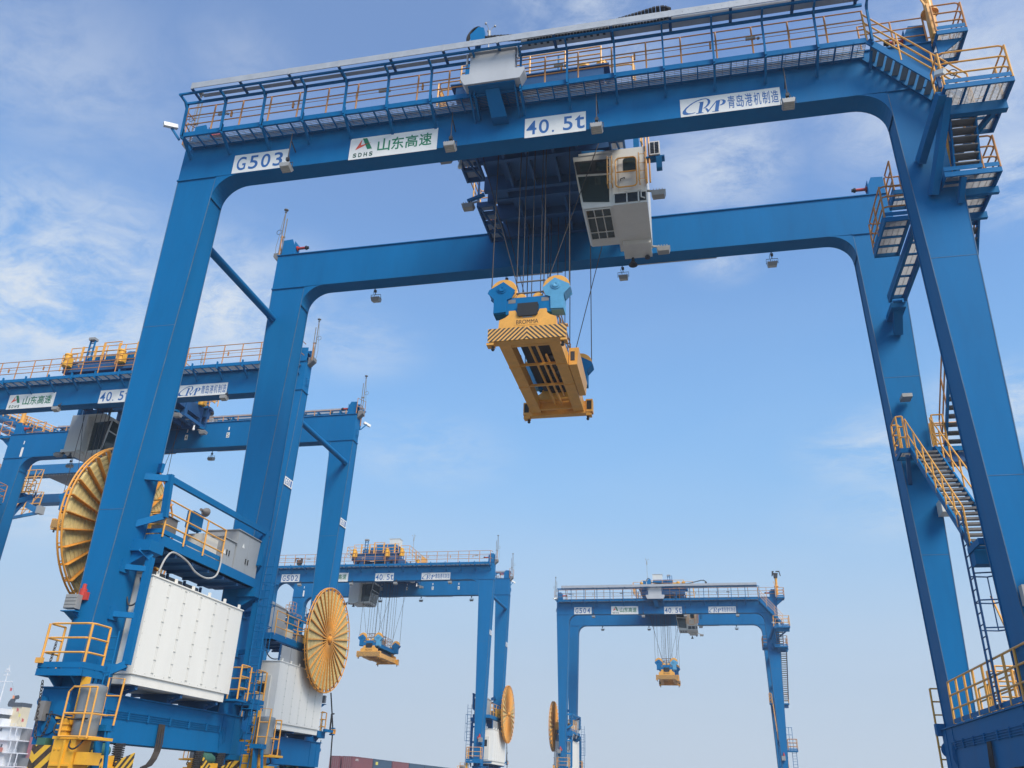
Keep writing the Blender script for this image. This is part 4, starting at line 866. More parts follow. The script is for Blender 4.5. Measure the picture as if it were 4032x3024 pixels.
    b = MB(); railing(b, [(12.05, 2.95, 3.97), (12.05, -4.5, 3.97)], 1.17, .95, .028, .036); railing(b, [(13.29, 4.5, 3.97), (13.29, -4.5, 3.97)], 1.17, 1.0, .026, .034); railing(b, [(11.95, 4.9, 3.97), (12.9, 4.9, 3.97)], 1.2, .9, .026, .034); railing(b, [(11.92, 4.86, 2.7), (12.8, 4.86, 2.7)], 1.1, .9, .026, .034)
    railing(b, [(12.5, .4, 3.97), (13.2, .4, 3.97)], 1.17, .5, .026, .045); railing(b, [(12.4, -.6, 3.97), (13.2, -.6, 3.97)], 1.17, .5, .026, .04)
    b.path([(12.6, -2.9, 3.97), (12.6, -.9, 6.9)], .03, 6); b.path([(12.95, -2.9, 3.97), (12.95, -.9, 6.9)], .03, 6)
    b.build('railing', 'yellow_paint', dk)
    # outer landing and ladder on the front right leg
    platform(12.85, 13.95, -4.3, -3.1, 6.98, [[(12.95, -4.28), (13.93, -4.28), (13.93, -3.12), (12.95, -3.12)]], 'fr', 1.15, 'rail_paint', 2)
    b = MB()
    for xx in (13.2, 13.55): b.tube((xx, -3.5, 6.98), (xx, -3.5, 9.4), .03, 6)
    for zz in (7.8, 8.6, 9.35): b.tube((13.2, -3.5, zz), (13.55, -3.5, zz), .025, 6); b.tube((12.7, -3.6, zz), (13.2, -3.5, zz), .025, 6)
    for xx in (13.35, 13.8): b.tube((xx, -3.6, 1.0), (xx, -3.6, 6.9), .03, 6)
    for k in range(20): b.tube((13.35, -3.6, 1.2+k*.29), (13.8, -3.6, 1.2+k*.29), .018, 6)
    b.build('ladder', 'blue_paint', C)
    for s in (-1,):
        b = MB(); b.box(12.1, 12.5, -4.86, -4.64, 5.9, 6.35); br = b.build('floodlight', 'lamp_housing', C); b = MB(); b.lathe((12.36, -4.75, 6.35), 'z', [(0, .1), (.2, .1), (.21, .05), (.34, .05), (.35, 0)], 14); b.build('siren', 'red_paint', br)
def crane_chain(C):
    b = MB()                                                            # energy chain: from the trolley arm, along the tray, looped back
    top = [(-1.35, -5.5, 25.5), (-.8, -5.5, 25.45), (-.2, -5.5, 25.36), (1.0, -5.5, 25.2), (3.1, -5.5, 25.30), (4.1, -5.5, 25.52), (4.7, -5.5, 25.66), (5.0, -5.5, 25.64), (5.2, -5.5, 25.48), (5.22, -5.5, 25.25), (5.05, -5.5, 25.08), (4.6, -5.5, 25.03), (3, -5.5, 25.02), (0.2, -5.5, 25.02)]
    pts = []
    for i in range(len(top)-1):
        a, c = Vector(top[i]), Vector(top[i+1]); n = max(1, int((c-a).length/.105))
        for k in range(n): pts.append(a+(c-a)*k/n)
    for i in range(len(pts)-1):
        a, c = pts[i], pts[i+1]; d = (c-a)
        b.bar(a+d*.08, c-d*.08, .26, .055 if i % 2 else .065, (0, 0, 1))
    b.build('energy_chain', 'rubber', C)

def build_trolley():
    T = empty('trolley')
    b = MB()
    for s in (-1, 1):
        y = s*D; b.box(-2.7, 2.7, y-.22, y+.22, 24.32, 24.95); b.box(-2.9, 2.9, y-.3, y+.3, 24.95, 25.0)
        for x in (-2.3, -1.5, 1.5, 2.3): b.lathe((x, y-.06, 24.18), 'y', [(0, .2), (0, .25), (.02, .25), (.02, .22), (.10, .22), (.10, .25), (.12, .25), (.12, .2)], 18)
    for x0, x1 in ((-2.5, -1.7), (1.7, 2.5)): b.box(x0, x1, -3.55, 3.55, 24.1, 24.94)
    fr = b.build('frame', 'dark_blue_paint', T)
    b = MB()
    for s in (-1, 1):
        y0, y1 = (-3.3, .12) if s < 0 else (.72, 3.3); b.box(-1.69, 1.69, y0, y1, 23.72, 23.80)
        for yy in (y0, (y0+y1)/2, y1): b.box(-2.6, 2.6, yy-.09, yy+.09, 23.35, 24.09)
        for xx in (-1.4, -.5, .5, 1.4): b.box(xx-.05, xx+.05, y0+.091, y1-.091, 23.4, 23.719)
    b.box(-2.35, -1.7, .211, .629, 23.4, 23.9); b.box(1.5, 2.6, .211, .629, 23.4, 23.9)
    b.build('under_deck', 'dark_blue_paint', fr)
    for s in (-1, 1):
        for x0, x1 in ((-3.08, -2.36), (2.62, 3.2)):
            b = MB(); y0, y1 = sorted((s*.75, s*3.3))
            b.box(x0, x1, y0, y0+.08, 23.2, 23.42); b.box(x0, x1, y1-.08, y1, 23.2, 23.42); b.box(x0, x0+.07, y0+.081, y1-.081, 23.2, 23.42); b.box(x1-.07, x1, y0+.081, y1-.081, 23.2, 23.42)
            for k in (1, 2, 3): yy = lerp(y0, y1, k/4); b.box(x0+.071, x1-.071, yy-.05, yy+.05, 23.24, 23.40)
            for yy in (y0+.04, y1-.04): b.bar((x0+.04, yy, 23.42), (x0+.04, yy, 24.94), .07)
            b.bar((x0+.1, y0+.1, 23.22), (x1-.1, y1-.1, 23.22), .06, .08)
            sp = b.build('side_platform', 'dark_blue_paint', T); g_ = MB()
            for k in range(4): ya, yb = lerp(y0, y1, k/4)+.1, lerp(y0, y1, (k+1)/4)-.1; grating(g_, x0+.08, x1-.08, ya, yb, 23.42, .12, .035)
            g_.build('grating', 'galvanised', sp)
    b = MB()
    for x in (-3.68, 3.68):
        railing(b, [(x*.72, -3.28, 24.9), (x, -3.28, 24.9), (x, 3.28, 24.9), (x*.72, 3.28, 24.9)], 1.15, 1.1, .026, .034)
    for s in (-1, 1): railing(b, [(-2.6, s*3.9, 25.0), (2.6, s*3.9, 25.0)], 1.1, 1.3, .026, .034)
    for x in (-2.2, -.9, .2, .75, 1.7): b.box(x-.07, x+.07, 3.93, 3.99, 24.95, 26.2+.12*math.sin(x*7))
    b.path([(-1.0, 3.96, 26.0), (-1.0, 3.96, 26.3), (.2, 3.96, 26.3), (.3, 3.96, 26.0)], .03, 6); b.path([(-2.2, 3.96, 25.7), (1.7, 3.96, 25.75)], .03, 6)
    for x in (-3.7, 3.7):
        for k in range(5): b.box(x-.03, x+.03, -2.9+k*.35, -2.66+k*.35, 24.95, 26.0)
    b.build('railing', 'yellow_paint', T)
    # hoist machinery on deck
    b = MB(); b.box(-1.69, 1.69, -3.2, .10, 24.2, 24.35); b.box(-1.69, 1.69, 2.2, 3.2, 24.2, 24.35); b.box(-1.5, 1.6, -1.8, .1, 24.9, 25.5); b.box(-1.3, 1.15, -1.2, 1.2, 26.45, 26.8)
    for x in (-1.2, 1.05):
        for y in (-1.1, 1.1): b.box(x-.06, x+.06, y-.06, y+.06, 25.5, 26.45)
    b.lathe((-1.3, -.2, 25.9), 'x', [(0, .2), (0, .62), (.08, .62), (.08, .52), (2.2, .52), (2.2, .62), (2.3, .62), (2.3, .2)], 28)
    b.box(-1.6, 1.1, -3.4, -2.7, 24.96, 25.25); b.box(-2.0, 2.2, 2.6, 3.5, 24.96, 25.12); b.lathe((-1.2, 3.05, 25.55), 'x', [(0, .2), (0, .46), (.1, .46), (.1, .36), (1.9, .36), (1.9, .46), (2.0, .46), (2.0, .2)], 24); b.box(-1.7, -1.3, 2.75, 3.4, 25.12, 25.85); b.box(.95, 1.75, 2.7, 3.4, 25.12, 25.7); b.box(-.9, .6, 2.5, 2.7, 25.9, 26.1); b.lathe((-2.6, -3.1, 25.1), 'x', [(0, .2), (.05, .26), (.6, .26), (.65, .2)], 16); b.lathe((2.4, -3.1, 25.1), 'x', [(0, .2), (.05, .26), (.6, .26), (.65, .2)], 16)
    for xx in (0.9, 1.15): b.tube((xx, -3.0, 25.3), (xx, -3.0, 26.9), .035, 6)
    b.build('hoist_machinery', 'blue_paint', T)
    b = MB(); b.box(1.1, 1.75, -.9, .9, 25.5, 26.5); b.build('gearbox', 'bright_yellow_paint', T)
    for x, y in ((-2.6, -3.0), (1.9, -3.1), (2.55, -3.1), (2.35, 4.28), (-1.45, 4.28), (-3.15, 4.28)):
        b = MB(); k_, z_ = (.74, 24.62) if y > 0 else (1.0, 24.9); b.lathe((x, y, z_), 'z', [(t_*k_, r_*.92) for t_, r_ in ((0, .26), (.3, .26), (.32, .19), (.55, .19), (.56, .24), (.75, .24), (.76, .21), (1.0, .21), (1.02, .25), (1.12, .25), (1.18, .2), (1.2, 0))], 18); b.box(x-.3, x-.24, y-.16, y+.16, z_, z_+.8*k_); b.build('brake_motor', 'bright_yellow_paint', T, True)
    b = MB(); b.box(-1.4, -.18, -.5, .5, 26.801, 27.65); b.box(-1.44, -.14, -.54, .54, 27.65, 27.69); b.box(-.80, -.78, -.51, -.505, 26.85, 27.6); b.build('electrical_cabinet', 'cab_paint', T)
    for cx_, cy_, zt_, zb_ in ((.70, -1.5, 27.25, 25.45), (1.15, 3.95, 26.62, 25.0)):
        b = MB()
        for x in (cx_-.16, cx_+.16): b.box(x-.03, x+.03, cy_-.05, cy_+.05, zb_, zt_-.1)
        for k in range(4): zz = lerp(zb_+.2, zt_-.3, k/3); b.box(cx_-.13, cx_+.13, cy_-.03, cy_+.03, zz, zz+.04)
        lf = b.build('lamp_frame', 'blue_paint', T); b = MB(); b.box(cx_-.22, cx_+.22, cy_-.18, cy_+.18, zt_-.10, zt_+.06); b.build('floodlight', 'lamp_housing', lf)
    b = MB(); b.bar((-1.9, -4.1, 25.2), (-1.55, -5.45, 25.5), .2, .2); b.prism([(-1.75, 25.3), (-1.25, 25.3), (-1.3, 25.85), (-1.5, 25.92), (-1.78, 25.6)], 'y', -5.7, -5.45); b.box(-2.35, -2.05, -4.2, -3.9, 24.9, 26.0)
    ca = b.build('chain_arm', 'blue_paint', T)
    b = MB()
    for k in range(3): b.path(smooth([(-1.35, -5.5-.07*k, 25.75), (-1.5, -5.5-.07*k, 25.98), (-1.75, -5.5-.07*k, 25.85), (-1.9, -5.5-.07*k, 25.45), (-1.85, -5.3, 25.2), (-1.7, -4.6, 25.1)]), .03, 6)
    b.build('cables', 'rubber', ca)
    b = MB(); b.tube((-1.88, -3.0, 24.9), (-1.88, -3.0, 28.3), .025, 6); b.tube((-1.88, -3.0, 28.3), (-1.88, -3.0, 28.75), .06, 8)
    for a in (0, 2.1, 4.2): b.path([(-1.88, -3, 28.75), (-1.88+.12*math.cos(a), -3+.12*math.sin(a), 28.95), (-1.88+.22*math.cos(a), -3+.22*math.sin(a), 29.0)], .012, 5); b.lathe((-1.88+.22*math.cos(a), -3+.22*math.sin(a), 29.0), 'z', [(-.05, 0), (-.03, .04), (.03, .045), (.05, 0)], 8)
    b.build('wind_gauge', 'lamp_housing', T)
    # driver's cab hanging under the deck
    Y0, Y1 = -2.0, .88
    b = MB(); b.box(2.72, 3.92, Y0, Y1, 20.42, 22.80)
    b.prism([(1.30, 22.80), (1.30, 22.72), (1.62, 20.50), (1.70, 20.42), (2.719, 20.42), (2.719, 22.80)], 'y', Y0+.03, Y1-.5)
    b.box(2.85, 3.88, .2, 1.15, 20.25, 20.419); b.box(1.5, 3.92, Y0, Y1, 22.8, 22.9)
    cb_ = b.build('cab', 'cab_paint', T)
    # side panel with windows
    yy = Y0+.03
    def pane(name, pl, m='window_dark', t=.012, par=cb_, ax='y', y=yy, s=-1): bb = MB(); bb.prism(pl, ax, y+s*.002, y+s*t); return bb.build(name, m, par)
    MATS['pane'] = MATS['cab_glass']
    wf = pane('window_frame', [(1.36, 22.56), (1.45, 21.98), (2.62, 21.90), (2.62, 22.52)], 'black_paint', .03)
    pane('window', [(1.52, 22.47), (1.58, 22.08), (1.98, 22.05), (1.98, 22.45)], 'pane', .034, wf); pane('window', [(2.14, 22.43), (2.14, 22.03), (2.52, 22.0), (2.52, 22.42)], 'pane', .034, wf)
    pane('window', [(1.48, 21.86), (1.67, 20.72), (2.60, 20.60), (2.60, 21.80)], 'pane', .02)
    pane('window', [(1.36, 22.56), (1.66, 20.62), (2.58, 20.55), (2.58, 22.5)], 'pane', .02, cb_, 'y', Y1-.5, 1)
    bb = MB()
    for p, q_ in ((((1.30, 22.74), (1.62, 20.5))),): pass
    nrm = Vector((-.99, 0, -.145))
    def fr_pt(t, y, off): return (lerp(1.30, 1.62, t)+nrm.x*off, y, lerp(22.70, 20.52, t)+nrm.z*off)
    bb = MB()
    for t0, t1 in ((.04, .34), (.38, .96)): bb.hull([fr_pt(t1, Y0+.12, .002), fr_pt(t1, Y1-.6, .002), fr_pt(t0, Y1-.6, .002), fr_pt(t0, Y0+.12, .002), fr_pt(t1, Y0+.12, .014), fr_pt(t1, Y1-.6, .014), fr_pt(t0, Y1-.6, .014), fr_pt(t0, Y0+.12, .014)])
    bb.build('windscreen', 'pane', cb_)
    bb = MB(); bb.box(1.76, 2.62, Y0+.10, Y1-1.0, 20.404, 20.418); fg = bb.build('floor_window', 'pane', cb_)
    bb = MB()
    for xx in (1.74, 2.03, 2.33, 2.62): bb.box(xx-.015, xx+.015, Y0+.08, Y1-.98, 20.375, 20.40)
    for y_ in (Y0+.09, Y0+.55, Y0+1.45, Y1-1.0): bb.box(1.72, 2.64, y_-.015, y_+.015, 20.37, 20.40)
    bb.build('guard_bars', 'cab_paint', fg)
    bb = MB(); bb.box(2.95, 3.75, Y0-.025, Y0-.002, 20.95, 22.55); dr = bb.build('door', 'cab_paint', cb_)
    def rrect(x0, x1, z0, z1, r):
        return [(x1-r+r*math.cos(R(a)), z1-r+r*math.sin(R(a))) for a in (0, 30, 60, 90)]+[(x0+r+r*math.cos(R(a)), z1-r+r*math.sin(R(a))) for a in (90, 120, 150, 180)]+[(x0+r+r*math.cos(R(a)), z0+r+r*math.sin(R(a))) for a in (180, 210, 240, 270)]+[(x1-r+r*math.cos(R(a)), z0+r+r*math.sin(R(a))) for a in (270, 300, 330, 360)]
    bb = MB(); bb.prism(rrect(3.12, 3.60, 21.80, 22.42, .09), 'y', Y0-.04, Y0-.026); bb.build('window', 'pane', dr)
    bb = MB(); bb.path([(3.02, Y0-.03, 21.45), (3.02, Y0-.09, 21.47), (3.16, Y0-.09, 21.52), (3.16, Y0-.03, 21.52)], .016, 6); bb.build('handle', 'dark_steel', dr)
    bb = MB(); pr = rrect(2.86, 3.60, 21.05, 22.35, .14); bb.path([(x, Y0-.16, z) for x, z in pr], .028, 6, True); bb.tube((2.87, Y0-.16, 21.72), (3.6, Y0-.16, 21.72), .024, 6)
    for x0, x1, in ((2.58, 2.74), (3.70, 3.92)):
        for zz in (21.15, 21.5, 21.85, 22.25): bb.path([(x0, Y0-.05, zz), (x0, Y0-.34, zz+.03), (x1, Y0-.34, zz+.03), (x1, Y0-.05, zz)], .020, 6)
        for xx in (x0, x1): bb.tube((xx, Y0-.34, 21.1), (xx, Y0-.34, 22.35), .024, 6)
    for xx in (3.95, 4.06): bb.tube((xx, Y0-.05, 21.2), (xx, Y0-.05, 23.4), .035, 6)
    bb.build('boarding_gate', 'yellow_paint', cb_)
    bb = MB(); bb.box(2.80, 3.20, Y0-.03, Y0-.002, 20.5, 20.86); bb.box(3.24, 3.60, Y0-.03, Y0-.002, 20.5, 20.86); bb.box(3.66, 3.88, Y0-.03, Y0-.002, 20.5, 20.88); ven = bb.build('vent', 'window_dark', cb_)
    bb = MB(); bb.box(3.20, 3.24, Y0-.05, Y0-.002, 20.45, 20.9); bb.box(3.60, 3.65, Y0-.05, Y0-.002, 20.45, 20.9); bb.box(2.78, 3.66, Y0-.05, Y0-.002, 20.87, 20.92); bb.path([(3.85, Y0-.06, 20.55), (3.72, Y0-.08, 20.6), (3.72, Y0-.08, 20.82), (3.88, Y0-.06, 20.84)], .025, 6); bb.build('vent_frame', 'cab_paint', ven)
    bb = MB(); bb.box(4.08, 4.45, Y0-.15, Y0+.15, 22.35, 22.95); ac = bb.build('air_conditioner', 'sign_white', T)
    bb = MB()
    for k in range(2):
        for j in range(7): bb.box(4.12+k*.16, 4.25+k*.16, Y0-.165, Y0-.151, 22.41+j*.073, 22.46+j*.073)
    bb.build('grille', 'window_dark', ac)
    bb = MB(); bb.box(3.93, 4.6, Y0-.1, Y0+.2, 22.27, 22.33); bb.box(4.3, 4.5, Y0-.14, Y0+.06, 21.75, 22.27); bb.build('unit_bracket', 'blue_paint', T)
    for x, y, z in ((4.02, Y0+.1, 20.75), (4.02, .75, 20.22), (-3.15, -2.75, 22.75), (-3.05, .15, 22.75)):
        bb = MB(); sx = 1 if x > 0 else -1; x0, x1 = sorted((x, x+sx*.5)); bb.hull([(x0+.1, y-.14, z-.1), (x1, y-.14, z-.1), (x1, y+.14, z-.1), (x0+.1, y+.14, z-.1), (x0+.05, y-.18, z+.08), (x1+.05, y-.18, z+.08), (x1+.05, y+.18, z+.08), (x0+.05, y+.18, z+.08)])
        for k in range(4): bb.box(x0+.12+k*.1, x0+.15+k*.1, y-.16, y+.16, z+.08, z+.15)
        bb.bar((x-sx*.25, y, z+.25), (x+sx*.2, y, z+.16), .06); bb.build('floodlight', 'lamp_housing', T)
    bb = MB(); bb.bar((-3.4, -2.75, 23.05), (-2.6, -2.75, 23.3), .12); bb.bar((-3.3, .15, 23.05), (-2.6, .15, 23.3), .12); bb.bar((-2.6, -2.3, 23.3), (-2.95, -2.6, 23.2), .1); bb.build('lamp_bracket', 'blue_paint', T)
    bb = MB(); bb.lathe((-2.95, -2.2, 22.75), 'z', [(-.06, 0), (0, .08), (.12, .08), (.14, .06), (.34, .06), (.36, .03)], 14); bb.build('dome_camera', 'sign_white', T)
    bb = MB(); bb.lathe((3.15, 1.05, 20.2), 'z', [(0, .05), (-.12, .06), (-.22, .10), (-.30, .17), (-.33, .17), (-.3, .1), (-.2, .03)], 16); bb.lathe((3.7, 1.05, 20.25), 'z', [(0, .05), (-.05, .1), (-.12, .1), (-.13, 0)], 12); bb.build('horn_loudspeaker', 'dark_steel', cb_)
    bb = MB(); bb.box(2.3, 3.4, -.9, .7, 22.9, 23.3); bb.box(3.5, 3.7, -1.8, -1.6, 22.9, 23.5); bb.box(3.5, 3.7, .6, .8, 22.9, 23.5); bb.bar((1.6, -1.8, 23.0), (3.2, -1.3, 23.3), .12, .3); bb.build('cab_hanger', 'blue_paint', T)
    # hoist ropes: from the deck down to the head block sheaves
    ZR = 23.6; L = ZR-(14.65+2.05)
    for s in (-1, 1):
        for x, y, l in ((-1.31, -2.8, L), (-.46, -2.8, L), (.46, -2.8, L), (1.31, -2.8, L), (-.30, -2.55, L+.3), (.0, -2.55, L+.3), (.30, -2.55, L+.3)):
            o = MB().tube((0, 0, 0), (0, 0, -l), .019 if abs(x) > .4 else .016, 6).build('hoist_rope', 'rope_steel', T); o.location = (x+(0.0 if s < 0 else 0), s*abs(y), ZR)
    for x0, y0, x1, y1 in ((2.35, -2.0, .35, -2.6), (-2.2, -2.0, -.35, -2.6), (2.35, 2.0, .55, 2.6), (-2.2, 2.0, -.55, 2.6)):
        o = MB().tube((0, 0, 0), (x1-x0, y1-y0, -L-.2), .016, 6).build('anti_sway_rope', 'rope_steel', T); o.location = (x0, y0, ZR)
    return T

def build_spreader():
    S = empty('spreader')
    b = MB()
    for s in (-1, 1):
        y0, y1 = sorted((s*3.12, s*2.82)); b.box(-1.24, 1.24, y0+.02*(s < 0), y1-.02*(s > 0), 0.0, .50)
        b.prism([(-.95, .50), (.95, .50), (.93, .80), (.74, .88), (.62, .98), (.62, 1.12), (.40, 1.12), (.30, .92), (-.30, .92), (-.40, 1.12), (-.62, 1.12), (-.62, .98), (-.74, .88), (-.93, .80)], 'y', y0+.02, y1-.02)
    for x0, x1 in ((-1.0, -.62), (.62, 1.0)):
        b.box(x0, x1, -2.82, 2.82, .08, .52)
        b.box(x0-.012, x1+.012, -1.15, -1.05, .065, .53); b.box(x0-.012, x1+.012, .45, .55, .065, .53)
    for yy in (-2.55, 2.55): b.box(-.62, .62, yy-.07, yy+.07, .10, .40)
    for yy in (-1.13, .48): b.box(-.62, .62, yy-.03, yy+.03, .10, .18)
    for xx in (-.12, .12): b.bar((xx, -2.8, .28), (xx+.1, 2.7, .28), .06, .08)
    b.bar((.35, -1.6, .22), (.45, 1.6, .22), .05, .09)
    b.box(-.62, .62, 2.2, 2.42, .36, .40)
    fr = b.build('frame', 'yellow_paint', S)
    for s in (-1, 1):
        b = MB(); y0, y1 = sorted((s*3.121, s*3.135)); b.prism([(-1.28, 0.02), (1.28, 0.02), (1.28, .48), (-1.28, .48)], 'y', y0, y1); eb = b.build('end_beam', 'chevron_spreader', S)
        b = MB(); y0, y1 = sorted((s*3.10, s*3.108)); b.box(-.42, .42, y0-.0, y1, .55, .79); pl = b.build('name_plate', 'yellow_paint', S)
        vs, fs = text_mesh('BROMMA', None, -.36, .36, .595, .745, None); b = MB(); b.add([(u*(1 if s < 0 else -1), s*3.112, z) for u, z in vs], fs); b.build('lettering', 'black_paint', pl)
        b = MB(); b.box(-.16, .16, y0, y1, .83, .87); b.build('data_plate', 'galvanised', S)
    for s in (-1, 1):
        for x in (-1, 1):
            b = MB(); xx = x*1.13; yc = s*2.97; b.tube((xx, yc, -.081), (xx, yc, -.16), .045, 10); b.lathe((xx, yc, -.16), 'z', [(0, .045), (-.02, .065), (-.07, .035), (-.08, 0)], 10)
            b.build('twistlock', 'dark_steel', S)
            b = MB(); xx = x*1.2; b.box(xx-.13, xx+.13, yc-.17 if s > 0 else yc-.145, yc+.145 if s > 0 else yc+.17, .05, .56) if s > 0 else b.box(xx-.1, xx+.1, yc-.1, yc+.1, .5, .52); b.box(xx-.12, xx+.08 if x > 0 else xx+.12, yc-.14, yc+.14, -.08, -.001); ch = b.build('corner_housing', 'yellow_paint', S)
            if s > 0: b = MB(); b.box(xx-.09, xx+.09, yc-.18, yc-.171, .14, .50); b.build('opening_shade', 'black_paint', ch)  # flat black plate, the shade inside the housing put into its colour
    b = MB(); b.hull([(1.02, -1.0, .10), (1.30, -1.0, .10), (1.26, 1.5, .10), (1.02, 1.5, .10), (1.02, -1.0, .74), (1.36, -1.0, .74), (1.30, 1.5, .60), (1.02, 1.5, .60)])
    sb = b.build('side_box', 'yellow_paint', S); b = MB(); b.box(1.08, 1.22, -1.012, -1.001, .26, .60); b.build('opening_shade', 'dark_steel', sb)  # dark plate on a closed box stands in for its shaded inside
    b = MB(); b.box(-.50, .50, -2.6, 1.3, .60, .92)
    for k in range(4): b.lathe((.15, -.8+k*.55, .5), 'x', [(0, .05), (0, .14), (.4, .14), (.4, .05)], 12)
    b.ring((.25, 1.2, .40), 'z', .26, .05, 24); b.box(-.3, .35, 1.0, 1.6, .42, .5); b.build('drive_unit', 'dark_steel', S)
    # blue head block with sheave housings
    b = MB()
    for s in (-1, 1):
        y0, y1 = sorted((s*3.0, s*2.68)); b.prism([(-.74, 1.04), (-.34, 1.10), (-.34, 1.36), (.34, 1.36), (.34, 1.10), (.74, 1.04), (.76, 1.66), (-.76, 1.66)], 'y', y0, y1)
    for x in (-1, 1): b.box(min(x*.52, x*.74), max(x*.52, x*.74), -2.68, 2.68, 1.12, 1.5)
    b.box(-.52, .52, -1.2, -.9, 1.12, 1.45); b.box(-.52, .52, .9, 1.2, 1.12, 1.45); b.box(-.5, .5, -2.6, 2.6, 1.12, 1.14)
    hb = b.build('head_block', 'blue_paint', S)
    b = MB()
    for s in (-1, 1):
        for xx in (-.55, .55): b.box(xx-.12, xx+.12, min(s*3.0, s*3.006), max(s*3.0, s*3.006), 1.46, 1.60)
    b.build('grab_plate', 'weathered_box', hb)
    b = MB(); b.prism([(-.335, .93), (-.28, .88), (.28, .88), (.335, .93), (.335, 1.355), (-.335, 1.355)], 'y', -3.15, -2.5); b.prism([(-.335, .93), (.335, .93), (.335, 1.355), (-.335, 1.355)], 'y', 2.5, 3.15); b.build('recess_shade', 'black_paint', hb)  # solid black blocks fill the beam openings, their inner shade as colour
    for s in (-1, 1):
        for x in (-1, 1):
            P_ = [(.46, 1.95), (.86, 2.30), (1.34, 2.02), (1.38, 1.90), (1.16, 1.66), (1.16, 1.12), (.74, 1.14), (.72, 1.60), (.56, 1.66)]
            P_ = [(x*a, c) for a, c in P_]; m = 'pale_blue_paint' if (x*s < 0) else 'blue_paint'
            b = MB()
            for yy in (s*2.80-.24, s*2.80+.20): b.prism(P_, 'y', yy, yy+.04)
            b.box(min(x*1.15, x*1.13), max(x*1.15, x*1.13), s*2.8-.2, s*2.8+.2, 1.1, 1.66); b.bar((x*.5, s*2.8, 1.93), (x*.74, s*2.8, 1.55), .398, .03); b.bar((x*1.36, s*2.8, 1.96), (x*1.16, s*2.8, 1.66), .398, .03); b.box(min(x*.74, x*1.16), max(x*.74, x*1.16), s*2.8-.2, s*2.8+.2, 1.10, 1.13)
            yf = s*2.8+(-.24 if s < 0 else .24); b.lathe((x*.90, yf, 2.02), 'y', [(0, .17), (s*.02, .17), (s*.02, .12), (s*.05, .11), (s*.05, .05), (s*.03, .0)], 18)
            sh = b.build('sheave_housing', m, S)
            b = MB(); b.lathe((x*.885, s*2.8-.09, 2.05), 'y', [(0, .12), (0, .43), (.03, .45), (.06, .40), (.12, .40), (.15, .45), (.18, .43), (.18, .12)], 32); b.build('sheave', 'yellow_paint', sh, True)
        for x in (-.28, .28):
            b = MB(); b.lathe((x, s*2.84-.05, 1.70), 'y', [(0, .06), (0, .16), (.02, .18), (.05, .15), (.08, .18), (.10, .16), (.10, .06)], 20); b.build('small_sheave', 'yellow_paint', hb, True)
        b = MB()
        for zz, hw in ((2.42, .5), (1.98, .48)): b.tube((-hw, s*2.75, zz), (hw, s*2.75, zz), .028, 6)
        b.build('spacer_rod', 'weathered_box', hb)
    b = MB(); railing(b, [(-.62, -1.9, 1.5), (.62, -1.9, 1.5), (.62, 1.9, 1.5), (-.62, 1.9, 1.5), (-.62, -1.9, 1.5)], 1.0, .65, .02, .022); b.build('guard_railing', 'rail_paint', hb)
    b = MB(); b.prism([(-.42, 1.5), (.42, 1.5), (.50, 2.1), (-.50, 2.1)], 'y', -.55, .55); b.ring((0, 0, 2.5), 'z', .55, .03, 24); b.ring((0, 0, 2.1), 'z', .52, .03, 24); b.build('cable_basket', 'galvanised', hb)
    return S
# ------------------------------------------------------------ place the four cranes
POSES = [("504", 0.1655, 84.6162, -0.0079), ("502", -29.8335, 64.8876, 3.1447), ("501", -29.7888, 17.8856, 3.1410)]
near = build_crane(); crane_left(near); crane_right(near); crane_chain(near)
tr0 = build_trolley(); sp0 = build_spreader()
def put(o, px, py, rz, lx, z=0.0):
    o.location = (px+math.cos(rz)*lx, py+math.sin(rz)*lx, z); o.rotation_euler = (0, 0, rz)
CL = {"503": "nearest blue gantry crane, marked G503, filling the top and both sides of the view", "504": "blue gantry crane marked G504, seen whole and head-on far behind the nearest crane's right half",
      "502": "blue gantry crane marked G502 in the distance at centre left, half hidden by other cranes", "501": "blue crane marked G501 behind the nearest left legs, large yellow reel on its right side"}
TL = {"503": "trolley with white driver's cab and hoist ropes under the nearest crane marked G503", "504": "small distant trolley with white cab on top of the crane marked G504",
      "502": "distant trolley with blue hoist drum on the crane marked G502", "501": "trolley with white cab hanging behind the nearest crane's left leg, on the crane marked G501"}
SL = {"503": "large yellow spreader with striped end beam hanging from the nearest crane G503", "504": "tiny distant yellow spreader hanging under the crane marked G504",
      "502": "small yellow spreader seen from the side hanging under the crane marked G502", "501": "yellow spreader of crane G501, mostly hidden behind the nearest left leg and its reel"}
TX = {"503": 0.06, "504": -0.08, "502": 0.33, "501": 0.6}; SZ = {"503": 14.66, "504": 14.50, "502": 14.25, "501": 14.66}
allc = {"503": (near, tr0, sp0, 0, 0, 0.0)}
for num, px, py, rz in POSES:
    allc[num] = (copy_tree(near), copy_tree(tr0), copy_tree(sp0), px, py, rz)
for num, (c, t, s, px, py, rz) in allc.items():
    put(c, px, py, rz, 0); put(t, px, py, rz, TX[num]); put(s, px, py, rz, TX[num], SZ[num])
    crane_numbers(c, "G"+num)
    if num != '503': feed_cable(c)
    tag(c, CL[num], "gantry crane", "blue gantry cranes of the container yard"); tag(t, TL[num], "crane trolley", "trolleys on the gantry cranes"); tag(s, SL[num], "spreader", "yellow container spreaders under the cranes")
    f = (23.6-SZ[num]-2.05)/(23.6-14.65-2.05)
    for o in t.children:
        if o.name.split('.')[0] in ('hoist_rope', 'anti_sway_rope'): o.scale = (1, 1, f)

